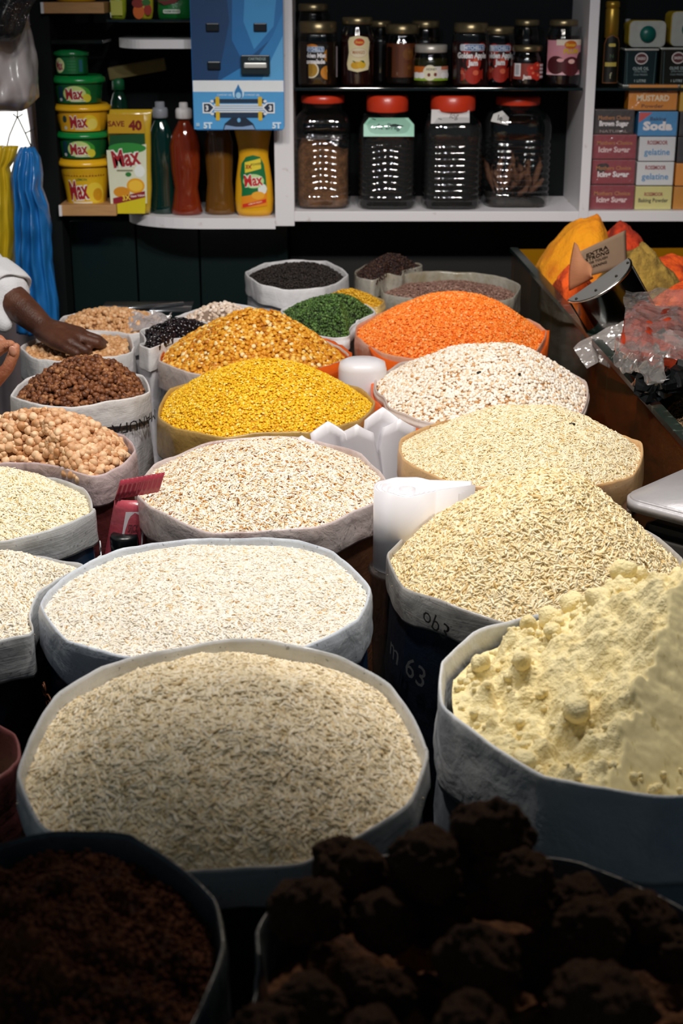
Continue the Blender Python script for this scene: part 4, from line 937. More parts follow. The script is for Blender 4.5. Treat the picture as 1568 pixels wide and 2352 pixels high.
jam(988, 41, 101, 118, 197, JY, '#2b2a10', 'short honey jar with pale lid and white, orange and green label', d_honey, 2, .9, lid=mat('pale_lid', '#c4bdb2', .35, metal=.4), lhw=.88)
jam(1078, 44, 52, 72, 198, JY, '#2a0c0a', 'golden apple jam jar with red fruit label, front one of two', d_apple, 3.0, .92, lhw=.86)
jam(1140, 40, 56, 72, 188, 4.18, '#1a0807', 'apple jam jar half hidden behind the front apple jam jar', d_apple, 3.0, .92, lhw=.86)
jam(1208, 37, 102, 114, 196, JY, '#160a0a', 'small jam jar with a brass lid, left of the plum jar', d_straw, 2, .84)
jam(1288, 41, 43, 55, 196, JY, '#16070a', 'tall plum jam jar with a pink label at the right end of the glass shelf', d_plum, 2, .8, lhw=.76)
jam(872, 26, 42, 54, 185, 4.22, '#120a08', 'unlit dark jar behind, right of the mango jar', None, 2)
jam(975, 34, 42, 56, 185, 4.22, '#120a08', 'unlit dark jar behind the honey jar', None, 2)
jam(1205, 30, 40, 52, 185, 4.23, '#0e0807', 'unlit dark jar behind the small brass-lidded jar', None, 2)
jam(720, 36, 8, 22, 190, 4.22, '#0e0807', 'tall unlit jar behind the marmalade jar', None, 2)

# --- big clear plastic jars with red lids
redlid = mat('red_plastic_lid', '#cf3a1e', .35, var=.04, coat=.2); pet = film('clear_pet', '#20282a', .10, .04, .12, 30)
def pet_jar(cx, hw, y0, yl, yn, y1, Y, lab, fill, fm, lhw, wav=False, nr=6, smooth_ribs=True, yt=None, coarse=False):
    m_ = M(cx, y1, Y); r = hw*m_; zf = lambda py: Z(py, cx, Y)-Z(y1, cx, Y); top = zf(y0); H = zf(yl); hn = zf(yn)
    t = thing('plastic_jar', lab, 'jar', (X(cx, y1, Y), Y, zs_t), 0, 'red-lidded plastic jars')
    pr = [(r*.80, 0), (r*.92, .003), (r*.97, .012), (r*.95, .022)]
    z = .024
    while z < hn*.68:
        pr += [(r*.97, z), (r, z+.005), (r, z+.011), (r*.955, z+.0145)]; z += .0165
    pr += [(r, hn*.72), (r, hn*.84), (r*.95, hn*.92), (r*.80, hn*.985), (r*lhw*.95, hn), (r*lhw*.95, H)]
    f = (lambda x, y, zz, tt: (x, y, zz+(.007*(.5+.5*cos(x/r*4.2)) if wav and .05 < zz < hn*.70 else 0)))
    bm = B(); lathe(bm, pr, 72, .92, 4.5, f=lambda x, y, zz, tt: f(x, y, zz, tt)); obj('jar_body', bm, pet, t)
    zc = hn*fill; bm = B(); pc = [(r*.76, .003), (r*.88, .008)]+[(r*.90, .02+(zc-.03)*k/8) for k in range(9)]+[(r*.80, zc), (r*.4, zc+.01), (.002, zc+.014)]
    lathe(bm, pc, 64, .92, 4.5, f=lambda x, y, zz, tt: (x*(1+.02*noise.noise(Vector((x*60, y*60, zz*60)))), y, zz+(.012*noise.noise(Vector((x*25, y*25, 3))) if zz > zc*.9 else 0)+(-.25*x if zz > zc*.97 else 0)))
    obj('contents', bm, fm, t)
    bm = B(); lathe(bm, [(r*lhw, H*.99), (r*lhw, H), (r*lhw+.001, H+.003), (r*lhw+.001, top-.004), (r*lhw-.003, top), (.002, top)], 60); obj('lid', bm, redlid, t)
    return t, r, H, hn, m_
spice = lambda n, c, c2: mat(n, c, .85, var=.5, vs=160, bump=1, bs=200, color2=c2, c2s=60)
jA = pet_jar(742, 63, 228, 244, 262, 484, 4.10, 'leftmost red-lidded jar, two-thirds full of brown ground spice', .62, spice('brown_spice', '#7a5230', '#5c3c20'), .76, True)
jB = pet_jar(887, 66, 226, 262, 272, 483, 4.09, 'red-lidded jar with a mint-green paper tag, filled with black spice', .92, spice('black_spice', '#0d0b08', '#060505'), .70, True)
jC = pet_jar(1034, 67, 226, 260, 272, 483, 4.09, 'red-lidded jar with a straight white paper tag, filled with black seeds', .92, spice('black_spice', '#0d0b08', '#060505'), .74, False)
jD = pet_jar(1180, 74, 226, 243, 256, 474, 4.14, 'rightmost red-lidded jar, widest and only part-filled with dark pods and bark', .05, spice('dark_pods', '#241a12', '#120d0a'), .66, False)
for (t, r, H, hn, m_), y0, y1, c, tx, x0, x1 in ((jB, 281, 320, '#8fcbb0', 'Ac Drag', -54, 58), (jC, 264, 293, '#d8d4d2', 'log', -52, 34)):
    P = Print(); a, b = (483-y1)*m_, (483-y0)*m_
    if y0 == 281: P.poly([(x0*m_, a), (x1*m_, a), (x1*m_, b-14*m_), (45*m_, b), (-42*m_, b), (x0*m_, b-14*m_)], c)
    else: P.poly([(x0*m_, a), (x1*m_, a+2*m_), (x1*m_, b-2*m_), (x0*m_+2*m_, b)], c)
    P.text(tx, 0, (a+b)/2, 12*m_, '#3c5a58' if y0 == 281 else '#4a4a50', -.0, shear=.4)
    P.put(t, lambda u, v, l, r=r, hn=hn: (u, -r*.92-.0015-l+max(0, (v-hn*.84))*.55, v), None, name='paper_tag')
t, r, H, hn, m_ = jD
P = Print(); P.poly([(-66*m_, 190*m_), (-28*m_, 182*m_), (-26*m_, 198*m_), (-40*m_, 212*m_), (-60*m_, 205*m_)], '#d2ceca'); P.text('le', -45*m_, 197*m_, 12*m_, '#333333', .02, rot=-.2)
P.put(t, lambda u, v, l, r=r, hn=hn: (u, -r*.92-.0015-l+max(0, (v-hn*.84))*.5, v), None, name='paper_tag')
bark = mat('bark_strip', '#6a4630', .8, var=.4, vs=50, bump=.8, bs=90)
rnd = random.Random(11)
for k in range(26):
    bm = B(); L_ = rnd.uniform(.05, .12); tube(bm, [(0, 0, 0), (.003, .002, L_*.4), (-.002, 0, L_*.75), (.002, 0, L_)], [.006, .009, .008, .005], 7)
    o = obj('bark_piece', bm, bark, t); o.location = (rnd.uniform(-r*.6, r*.62), rnd.uniform(-r*.5, r*.4), .015+rnd.uniform(0, .02)); o.rotation_euler = (rnd.uniform(-.5, .5), rnd.uniform(-.7, .5), rnd.uniform(0, 6))

# --- right cabinet: bottle, tins, boxes
tb = bottle('oil_bottle', 1396, 4.08, [(88, 12), (95, 16), (108, 21), (122, 23), (160, 23), (200, 23)], mat('dark_green_glass', '#12160c', .08, coat=.5, trans=.2), 'slim dark oil bottle with a tall gold cap in the right cabinet', base=zg_t, cap=[(4, 13), (6, 16), (18, 17), (20, 14), (24, 16), (88, 16), (90, 14)], capm=mat('gold_foil', '#a8842e', .35, metal=.6))
P = Print(); m_ = M(1396, 150, 4.08)
P.poly([(-19*m_, 8*m_), (19*m_, 8*m_), (19*m_, 95*m_), (14*m_, 108*m_), (0, 114*m_), (-14*m_, 108*m_), (-19*m_, 95*m_)], '#7a4a2a'); P.poly([(-17*m_, 10*m_), (17*m_, 10*m_), (17*m_, 94*m_), (12*m_, 106*m_), (0, 112*m_), (-12*m_, 106*m_), (-17*m_, 94*m_)], '#16150f')
P.rect(-8*m_, 88*m_, 8*m_, 95*m_, '#c9b45a', 3*m_); P.text('N', 0, 68*m_, 9*m_, '#4f6a44', .0); P.rect(-14*m_, 45*m_, 12*m_, 54*m_, '#c0aa50'); P.text('f', 0, 25*m_, 14*m_, '#b5ad88', .0)
P.put(tb, on_round(23*m_+.0003), (-.03, .03, .005))
tin_m = mat('tin_metal', '#b4b4ac', .35, metal=.25, bump=.3, bs=40)
def rbox(bm, c, s, r):
    box(bm, c, s, 0); es = [e for e in bm.edges if abs((e.verts[0].co-e.verts[1].co).normalized().y) > .9]; bmesh.ops.bevel(bm, geom=es, offset=r, segments=5, profile=.5, affect='EDGES')
def tin_lying(cx, cy, w_, h_, Y, lab):
    m = M(cx, cy, Y); z0 = zg_t+86*m if cx < 1530 else zg_t+88*m; t = thing('oil_tin', lab, 'tin', (X(cx, cy, Y), Y, z0))
    bm = B(); rbox(bm, (0, .03, h_*m/2), (w_*m, .08, h_*m), 12*m); obj('tin_body', bm, mat('tin_yellow', '#b89c22', .35), t, False)
    bm = B(); rbox(bm, (0, -.013, h_*m/2), (w_*m*.98, .008, h_*m*.98), 11*m); obj('tin_end', bm, tin_m, t, False)
    bm = B(); lathe(bm, [(.0, 0), (17*m, 0), (18*m, .002), (18*m, .007), (.001, .007)], 32); bm.transform(Matrix.Translation((0, -.017, h_*m/2)) @ Matrix.Rotation(pi/2, 4, 'X')); obj('screw_cap', bm, mat('teal_cap', '#0e5a50', .35), t)
def tin_up(cx, w_, h_, Y, lab, txt, c='#132428'):
    m = M(cx, 160, Y); t = thing('oil_tin', lab, 'tin', (X(cx, 203, Y), Y, zg_t))
    bm = B(); box(bm, (0, 0, h_*m/2), (w_*m, .07, h_*m), .004); obj('tin_body', bm, mat('tin_'+c, c, .3), t, False)
    for zz in (.003, h_*m-.003): bm = B(); box(bm, (0, 0, zz), (w_*m+.004, .074, .005), .002); obj('rim_band', bm, tin_m, t, False)
    P = Print(); P.oval(0, h_*m*.74, 15*m, 13*m, '#cdc6c2'); P.oval(0, h_*m*.74, 12.5*m, 10.5*m, '#5a2c30'); P.text('SASSO', 0, h_*m*.74, 6*m, '#e2dad6', .02, w=19*m)
    P.text(txt, 0, h_*m*.48, 7*m, '#b9c9c9', .0, w=36*m); P.text('EXTRA VIRGIN', 0, h_*m*.40, 4*m, '#8fa3a3', .0, w=28*m); P.text('COLD PRESSED', 0, h_*m*.32, 4*m, '#8fa3a3', .0, w=32*m); P.text('1 LITRE', 0, h_*m*.16, 6*m, '#b9c9c9', .0, w=26*m)
    for s_ in (-1, 1): P.poly([(s_*30*m, 4*m), (s_*31*m, 4*m), (s_*33*m, h_*m*.9), (s_*32*m, h_*m*.9)][::s_], '#4d6a6a')
    P.put(t, on_flat(-.0365))
tin_up(1462, 74, 84, 4.09, 'dark olive-oil tin standing next to the slim bottle', 'OLIVE OIL'); tin_up(1545, 78, 86, 4.09, 'dark olive-oil tin at the right edge on the glass shelf', 'OLIVE OIL', '#16160e')
tin_lying(1484, 75, 84, 58, 4.10, 'metal tin lying on its side with a teal screw cap, above the olive-oil tin'); tin_lying(1580, 65, 84, 76, 4.10, 'larger metal tin with teal cap cut by the right edge')
bottle('oil_bottle', 1432, 4.16, [(60, 6), (80, 9), (115, 10), (200, 10)], mat('dark_green_glass2', '#101510', .1), 'narrow dark bottle behind, right of the gold-capped bottle', base=zg_t, cap=[(50, 6), (62, 6)], capm=g_cap)
def carton(x0, x1, y0, y1, c, lab, lines, Y=4.03, tilt=0, extra=None, dep=.06):
    cx = (x0+x1)/2; m = M(cx, y1, Y); w_, h_ = (x1-x0)*m, (y1-y0)*m
    t = thing('baking_carton', lab, 'box', (X(cx, y1, Y), Y, zs_t+(490-y1)*m), tilt, 'cellophane-wrapped baking cartons')
    bm = B(); box(bm, (0, dep/2, h_/2), (w_*.985, dep, h_*.97), .002); obj('carton_body', bm, mat('carton_'+c, c, .35, var=.05, coat=.6, bump=.25, bs=45), t, False)
    bm = B(); nx, nz = 14, 8; g = [[bm.verts.new((-w_/2+w_*i/nx, -.0022-.0024*abs(noise.noise(Vector((i*.45+x0, j*.55+y0, 2)))), h_*j/nz)) for i in range(nx+1)] for j in range(nz+1)]
    for j in range(nz):
        for i in range(nx): bm.faces.new((g[j][i], g[j][i+1], g[j+1][i+1], g[j+1][i]))
    P = Print()
    if extra: extra(P, w_, h_, m)
    for txt, yy, hh, col, ww, bo in lines: P.text(txt, 0, h_*yy, hh*m, col, bo, w=ww*w_)
    P.put(t, on_flat(0)); obj('cellophane', bm, film('cellophane', '#f4e8ea', .06, .12, .7, 70), t, False)
WH = '#f2ecec'; GO = '#b8763a'
carton(1440, 1553, 207, 265, '#df8a16', 'orange mustard-powder carton at the top of the box stack', [('ROSSMOOR', .78, 9, '#8c2020', .55, .03), ('MUSTARD', .48, 13, '#f2dcb8', .66, .04), ('Powder', .18, 8, '#7a3a10', .45, .02)], 4.035)
carton(1558, 1640, 207, 267, '#d0a020', 'yellow carton at the top right edge', [])
carton(1362, 1453, 262, 318, '#2a2220', 'black brown-sugar carton, top of the left column', [('Mothers Choice', .66, 9, GO, .8, .02), ('Brown Sugar', .40, 11, WH, .74, .05), ('NATURAL', .12, 6, '#9a8a84', .7, .02)])
def rc(P, w_, h_, m): P.poly([(-w_*.48, h_*.55), (-w_*.15, h_*.95), (-w_*.48, h_*.95)], '#d2504e')
carton(1462, 1553, 267, 323, '#3e90c8', 'blue soda carton with a red corner', [('Baking', .68, 8, '#1e3a60', .4, .02), ('Soda', .42, 18, WH, .74, .06)], extra=rc)
carton(1557, 1640, 268, 323, '#1b1b1f', 'black carton right of the blue one', [('Sug', .4, 12, WH, .5, .03)])
carton(1358, 1459, 319, 375, '#93303a', 'dark red icing-sugar carton, highest of three', [('Mothers Choice', .66, 9, GO, .8, .02), ('Icing Sugar', .36, 12, '#e2c4c4', .72, .04)])
carton(1356, 1456, 376, 432, '#93303a', 'dark red icing-sugar carton with a black smear, middle of three', [('Mothers Choice', .66, 9, GO, .8, .02), ('Icing Sugar', .38, 12, WH, .72, .04)], extra=lambda P, w_, h_, m: (P.oval(-w_*.28, h_*.66, 12*m, 10*m, '#1a1012'), P.oval(-w_*.2, h_*.74, 9*m, 6*m, '#1a1012')))
carton(1351, 1454, 433, 490, '#8c2e38', 'dark red icing-sugar carton, lowest of three', [('Mothers Choice', .66, 9, GO, .8, .02), ('Icing Sugar', .38, 12, '#e4c8c8', .68, .04)])
carton(1464, 1548, 324, 380, '#dcdcde', 'white gelatine carton, upper of two', [('ROSSMOOR', .76, 9, '#9a2a30', .55, .03), ('gelatine', .35, 14, '#5a96c4', .7, .02)])
carton(1459, 1544, 381, 435, '#e0e0e0', 'white gelatine carton, lower of two', [('ROSSMOOR', .76, 9, '#9a2a30', .55, .03), ('gelatine', .35, 14, '#5a96c4', .72, .02)])
carton(1455, 1540, 436, 490, '#d8cf86', 'pale yellow baking-powder carton at the bottom', [('ROSSMOOR', .66, 8, '#9a3a30', .5, .03), ('Baking Powder', .38, 9, '#40402a', .8, .02)])
carton(1552, 1640, 325, 383, '#1b1b1f', 'black carton at the right edge, second from the top of its pile', [('DARK', .6, 10, WH, .4, .03)])
carton(1548, 1640, 384, 436, '#dd8a1c', 'orange carton at the right edge above the amber one', [])
carton(1543, 1640, 437, 490, '#c8841a', 'amber carton at the bottom right edge', [('Powder', .2, 9, '#6a2a10', .4, .02)])
# ------------------------------------------------------------------ glass spice case on the right
CZT = .83
E0 = on_z(1176, 572, CZT); E1 = on_z(1568, 1010, CZT); dirv = (E1-E0).normalized()
E2 = E1+dirv*.05; side = Vector((-dirv.y, dirv.x, 0));  side = side if side.x > 0 else -side
case = thing('spice_case', 'long glass-sided spice case with dark green rim along the right side', 'display case', (E0.x, E0.y, PLZ))
off0 = Vector((E0.x, E0.y, PLZ))
def slab(bm, a, b, thick, z0, z1, o=0):
    d = (b-a).normalized(); n = Vector((-d.y, d.x, 0)); n = n if n.dot(side) >= 0 else -n
    pts = [a+n*o, b+n*o, b+n*(o+thick), a+n*(o+thick)]
    lo = [bm.verts.new((p.x-off0.x, p.y-off0.y, z0-PLZ)) for p in pts]; hi = [bm.verts.new((p.x-off0.x, p.y-off0.y, z1-PLZ)) for p in pts]
    bm.faces.new(lo[::-1]); bm.faces.new(hi)
    for i in range(4): bm.faces.new((lo[i], lo[(i+1) % 4], hi[(i+1) % 4], hi[i]))
cglass = film('stained_case_glass', '#6a5e42', .34, .06, .1, 12, tint='#c8b898'); rimm = mat('green_black_edge', '#1c2b26', .25, var=.5, vs=40, color2='#55635a', c2s=50, c2lo=.6, c2hi=.7)
yglass = film('turmeric_stained_pane', '#b88414', .5, .1, .2, 20, tint='#e0b040')
L0 = (E2-E0).length
for k in range(3):
    bm = B(); a, b = E0+dirv*L0*k/3, E0+dirv*(L0*(k+1)/3-.003); slab(bm, a, b, .006, .34, CZT-.008); obj('glass_pane', bm, cglass, case, False)
bm = B(); slab(bm, E0, E2, .020, CZT-.006, CZT+.004, -.006); obj('rim_strip', bm, rimm, case, False)
bm = B(); slab(bm, E0, E0+side*.62, .006, .36, CZT); obj('end_pane', bm, yglass, case, False)
bm = B(); slab(bm, E0+side*.62, E2+side*.62, .006, .36, CZT+.05); obj('far_pane', bm, yglass, case, False)
bm = B(); slab(bm, E0, E2, .62, .30, .36); obj('case_floor', bm, black, case, False)
bm = B(); slab(bm, E0+side*.012+dirv*.01, E2+side*.012, .58, .36, .52); obj('inner_tray', bm, mat('inner_tray', '#14120e', .8), case, False)
for f_ in (.24, .50, .735):
    a = E0+dirv*L0*f_*1.0; bm = B(); slab(bm, a+side*.008, a+side*.60, .005, .42, CZT-.012); obj('divider', bm, rimm if f_ > .7 else yglass, case, False)
def pile(name, px, py, Y, zb, rx, ry, m, lab, cat, seed, rough=.012, cone=.5, blocky=0, gr=None, skew=0):
    """free-standing heap of powder; px,py = its peak as seen, at distance Y; zb = height of its foot"""
    pk_ = on_y(px, py, Y); h = pk_.z-zb-rough*.3; bm = B(); rings = []; n = 96; K = 40
    for j in range(K+1):
        r = j/K; ring = []
        for i in range(n if j else 1):
            t = 2*pi*i/n; x, y = rx*r*cos(t), ry*r*sin(t)
            e = 1+.12*noise.noise(Vector((cos(t)*1.5, sin(t)*1.5, seed)))
            z = h*((1-cone)*(1-r*r)+cone*(1-r))+rough*fbm((x*22+seed, y*22, seed), 5)
            if blocky: z += blocky*(noise.cell(Vector((x*28+seed, y*28, 0)))-.5)*(1-r)
            gx, gy = x*e+skew*(1-r), y*e; wp = Vector((pk_.x-skew+gx, Y+gy, 0))-Vector((E0.x, E0.y, 0))
            d = wp.dot(side)
            if d < .018: gx += side.x*(.018-d); gy += side.y*(.018-d)
            f_ = wp.dot(dirv)
            if f_ > L0-.012: gx -= dirv.x*(f_-L0+.012); gy -= dirv.y*(f_-L0+.012)
            if f_ < .012: gx += dirv.x*(.012-f_); gy += dirv.y*(.012-f_)
            ring.append(bm.verts.new((gx, gy, z)))
        rings.append(ring)
    for i in range(n): bm.faces.new((rings[0][0], rings[1][i], rings[1][(i+1) % n]))
    for a, b in zip(rings[1:], rings[2:]):
        for i in range(n): bm.faces.new((a[i], b[i], b[(i+1) % n], a[(i+1) % n]))
    lo = [bm.verts.new((v.co.x, v.co.y, -.10)) for v in rings[-1]]
    for i in range(n): bm.faces.new((rings[-1][i], lo[i], lo[(i+1) % n], rings[-1][(i+1) % n]))
    bm.faces.new(lo)
    o = obj(name, bm, m); o.location = (pk_.x-skew, Y, zb); tag(o, lab, cat, None, 'stuff')
    if gr: gn_grains(o, *gr)
    return o
tur = mat('turmeric', '#f09a08', .9, var=.12, vs=50, bump=.7, bs=160, color2='#d9780a', c2s=12); chi = mat('chilli_powder', '#e8580e', .9, var=.2, vs=70, bump=1, bs=140, color2='#b8380a', c2s=30)
red = mat('red_chilli', '#cf3c10', .9, var=.2, vs=70, bump=1, bs=140, color2='#8f220a', c2s=30); ora = mat('orange_powder', '#f0640c', .9, var=.2, vs=70, bump=1, bs=140, color2='#cf480a', c2s=30)
cor = mat('coriander_powder', '#a08034', .95, var=.25, vs=90, bump=1, bs=160, color2='#7a6026', c2s=30)
pile('turmeric', 1366, 492, 3.60, .79, .115, .14, tur, 'bright orange-yellow turmeric heap, tallest powder in the glass case', 'spice powder', 3, .012, .08, skew=.045)
pile('chilli_powder', 1318, 605, 3.34, .77, .085, .13, chi, 'orange-red chilli powder in front of the turmeric, by the glass', 'spice powder', 5, .016, .35)
pile('red_chilli_powder', 1432, 505, 3.74, .80, .09, .10, red, 'deep red chilli heap behind the cardboard flap', 'spice powder', 7, .016, .3)
pile('coriander_powder', 1468, 548, 3.36, .78, .13, .14, cor, 'olive-brown coriander powder in cut blocks behind the steel scoop', 'spice powder', 9, .014, .4, .02)
pile('orange_powder', 1610, 628, 3.05, .76, .17, .17, ora, 'vivid orange powder heap at the right edge', 'spice powder', 11, .014, .35)
pile('dark_orange_powder', 1548, 582, 3.62, .80, .10, .09, chi, 'smaller red-orange heap behind the stained right pane', 'spice powder', 12, .012, .4)
pile('cumin_seeds', 1600, 908, 2.42, .68, .13, .12, mat('cumin_bed', '#3a2c1c', .9), 'brown cumin seeds in the nearest compartment at the right edge', 'seeds', 13, .005, .3, 0, (90000, (.0085, .0017, .0016), grain_mat('cumin', [('#8b704c', 5), ('#6d5236', 4), ('#a98d66', 2)]), 40, 0.0, 31))
pile('tan_grains', 1560, 860, 2.72, .60, .10, .15, mat('tan_bed', '#8e7a55', .9), 'tan coarse grain seen through the stained glass side', 'grain', 15, .006, .3, 0, (26000, (.008, .006, .005), grain_mat('tan_grain', [('#a8946c', 5), ('#8c7850', 4)]), 50, 0.0, 32))
# cardboard scoop with printing
cb = mat('cardboard', '#a9714e', .8, var=.1, vs=30, bump=.3, bs=90, stretch=(1, 1, 14)); cbi = mat('cardboard_inside', '#8c735c', .85, var=.1, vs=30)
root = thing('cardboard_scoop', 'torn cardboard flap with black EXTRA STRONG print, stuck in the powders', 'cardboard')
a_, b_, c_, d_ = on_y(1328, 672, 3.192), on_y(1318, 560, 3.289), on_y(1447, 530, 3.411), on_y(1430, 640, 3.240)
ctr = on_y(1362, 650, 3.192); root.location = ctr
bm = B()
def patch(bm, P, nu=14, nv=8, f=None, th=.0025):
    """P: grid corner function (u,v)->Vector; closed thin sheet"""
    top = [[bm.verts.new(P(i/nu, j/nv)) for j in range(nv+1)] for i in range(nu+1)]
    bot = []
    for i in range(nu+1):
        row = []
        for j in range(nv+1):
            u, v = i/nu, j/nv; e = .02; du = P(min(1, u+e), v)-P(max(0, u-e), v); dv = P(u, min(1, v+e))-P(u, max(0, v-e)); n = du.cross(dv); n.normalize()
            row.append(bm.verts.new(P(u, v)-n*th))
        bot.append(row)
    for i in range(nu):
        for j in range(nv):
            bm.faces.new((top[i][j], top[i+1][j], top[i+1][j+1], top[i][j+1])); bm.faces.new((bot[i][j], bot[i][j+1], bot[i+1][j+1], bot[i+1][j]))
    for i in range(nu):
        bm.faces.new((top[i][0], bot[i][0], bot[i+1][0], top[i+1][0])); bm.faces.new((top[i][nv], top[i+1][nv], bot[i+1][nv], bot[i][nv]))
    for j in range(nv):
        bm.faces.new((top[0][j], top[0][j+1], bot[0][j+1], bot[0][j])); bm.faces.new((top[nu][j], bot[nu][j], bot[nu][j+1], top[nu][j+1]))
def quad(p00, p10, p11, p01, base):
    return lambda u, v: ((p00*(1-u)+p10*u)*(1-v)+(p01*(1-u)+p11*u)*v)-base
fl0 = quad(on_y(1332, 640, 3.167), on_y(1440, 610, 3.289), on_y(1437, 528, 3.338), on_y(1330, 578, 3.216), ctr)
patch(bm, fl0); obj('printed_flap', bm, cbi, root)
P = Print()
for k, (tx, h_) in enumerate((('EXTRA', .12), ('STRONG', .12), ('FOR TOUGH', .075), ('CLEANING', .075))): P.text(tx, .36, .74-.15*k, h_, '#2a2018', .02, w=(.46, .5, .42, .38)[k])
d1 = (fl0(1, 0)-fl0(0, 0)).cross(fl0(0, 1)-fl0(0, 0)).normalized(); d1 = d1 if d1.y < 0 else -d1
P.put(root, lambda u, v, l: fl0(u, v)+d1*(.0009+l), name='lettering')
q2 = quad(on_y(1306, 668, 3.143), on_y(1362, 640, 3.082), on_y(1362, 622, 3.094), on_y(1318, 556, 3.192), ctr)
bm = B(); patch(bm, lambda u, v: q2(u, v)+Vector((-.006*sin(pi*v), -.010*sin(pi*v), .004*sin(u*9)*v))); obj('torn_flap', bm, cb, root)
# steel scoop: open trough with a D-shaped end wall
steel = mat('polished_steel', '#9a9a98', .14, metal=1, var=.1, vs=6, bump=.15, bs=14)
eA = on_y(1306, 690, 2.90); eB = on_y(1442, 596, 2.92)
wv = eB-eA; W2 = wv.length/2; wv.normalize(); ax = Vector((.50, .16, -.85)); ax = (ax-wv*ax.dot(wv)).normalized()
nv_ = wv.cross(ax); nv_ = nv_ if nv_.y < 0 else -nv_
cen = (eA+eB)/2; root = thing('steel_scoop', 'polished steel scoop with a crescent end, lying across the case rim', 'scoop', cen)
def scp(t, l, d, g=0): return wv*((W2+g)*cos(t))+nv_*((d+g)*sin(t))+ax*l
bm = B(); LEN = .15; prev = None; D_ = .063
for l in (0, .01, LEN*.5, LEN):
    o_ = [bm.verts.new(scp(pi*i/24, l, D_)) for i in range(25)]; n_ = [bm.verts.new(scp(pi*i/24, l, D_, -.0015)) for i in range(25)]
    if prev:
        for i in range(24):
            bm.faces.new((prev[0][i], prev[0][i+1], o_[i+1], o_[i])); bm.faces.new((prev[1][i], n_[i], n_[i+1], prev[1][i+1]))
        for i in (0, 24): bm.faces.new((prev[0][i], o_[i], n_[i], prev[1][i]))
    prev = (o_, n_)
obj('trough', bm, steel, root)
bm = B(); f1 = [bm.verts.new(scp(pi*i/24, .0, D_)) for i in range(25)]; f2 = [bm.verts.new(scp(pi*i/24, -.003, D_)) for i in range(25)]
bm.faces.new(f1); bm.faces.new(f2[::-1])
for i in range(24): bm.faces.new((f1[i], f1[i+1], f2[i+1], f2[i]))
bm.faces.new((f1[24], f1[0], f2[0], f2[24])); obj('end_wall', bm, mat('satin_steel', '#b9b8b6', .38, metal=.7, var=.12, vs=10, bump=.3, bs=20), root, False)
bm = B(); tube(bm, [scp(pi*i/24, 0, D_, .001) for i in range(25)], .0028, 8); obj('rolled_edge', bm, mat('bright_edge', '#dcdad6', .2, metal=1), root)
bm = B()
for s_ in (0, pi): tube(bm, [scp(s_, l, D_, .001) for l in (0, LEN*.5, LEN)], .002, 8)
ro = obj('side_bead', bm, steel, root)
for t_ in (.5, 1.2, 1.9, 2.6):
    bm = B(); bmesh.ops.create_icosphere(bm, subdivisions=2, radius=.003); o = obj('rivet', bm, mat('dark_rivet', '#26241f', .4, metal=.6), root); o.location = scp(t_, -.004, D_*.72)
# crumpled plastic bags over the case
def crumple(name, rows, cols, F, amp, sc, m, lab, cat, seed, base, parent=None, th=.0006):
    bm = B()
    def Q(u, v):
        p = F(u, v); q = Vector((u*sc, v*sc, seed)); d = Vector((noise.noise(q), noise.noise(q+Vector((9, 0, 0))), noise.noise(q+Vector((0, 9, 0)))))
        r = abs(noise.noise(q*1.9+Vector((3, 3, 3))))
        return p+d*amp+Vector((0, -r*amp*.6, r*amp))-base
    patch(bm, Q, rows, cols, th=th); o = obj(name, bm, m, parent, False)
    if not parent: o.location = base; tag(o, lab, cat)
    return o
clear = film('crinkled_clear_film', '#e8e2de', .09, .1, .35, 40); redp = mat('red_paste', '#b23a1c', .35, var=.3, vs=30, coat=.8, bump=.5, bs=30, color2='#7d2412', c2s=15)
F1 = quad(on_y(1440, 820, 2.461), on_y(1640, 870, 2.375), on_y(1660, 720, 2.741), on_y(1445, 700, 2.802), Vector((0, 0, 0)))
b1 = F1(.4, .5)
root = thing('tamarind_packet', 'glossy red-orange packet in crinkled clear film at the right edge', 'packet', b1)
bm = B(); bmesh.ops.create_icosphere(bm, subdivisions=5, radius=1)
u1 = (F1(1, .5)-F1(0, .5))/2; v1 = (F1(.5, 1)-F1(.5, 0))/2; w1 = u1.cross(v1).normalized()
for v in bm.verts:
    c = v.co.copy(); sx = lambda q: max(-1, min(1, q*1.25))
    n_ = .012*fbm(c*2.6, 4)+.006*abs(noise.noise(c*6)); v.co = u1*sx(c.x)*.92+v1*sx(c.y)*.88+w1*(c.z*.016+n_*c.z)+Vector((0, 0, .008*noise.noise(c*3)))
obj('red_filling', bm, redp, root)
crumple('clear_wrap', 30, 22, lambda u, v: F1(u*1.1-.06, v*1.15-.08)+(w1 if w1.z > 0 else -w1)*.024, .008, 4.5, clear, '', '', 3, b1, root)
F2 = quad(on_y(1316, 800, 2.851), on_y(1346, 846, 2.802), on_y(1468, 772, 2.826), on_y(1432, 726, 2.875), Vector((0, 0, 0)))
crumple('clear_plastic_strip', 16, 26, F2, .006, 2.5, film('clear_strip_film', '#ece4e0', .22, .12, .4, 40), 'flattened clear plastic strip hanging over the case rim', 'plastic bag', 8, F2(.5, .5))
F3 = quad(on_y(1400, 850, 2.461), on_y(1505, 905, 2.266), on_y(1560, 800, 2.497), on_y(1440, 760, 2.656), Vector((0, 0, 0)))
crumple('clear_plastic_bag', 30, 30, lambda u, v: F3(u, v)+Vector((0, 0, .012)), .022, 4.5, clear, 'crinkled clear plastic bag slumped over dark goods in the case', 'plastic bag', 14, F3(.5, .5))
F4 = quad(on_y(1480, 900, 2.375), on_y(1600, 890, 2.375), on_y(1600, 820, 2.497), on_y(1470, 790, 2.583), Vector((0, 0, 0)))
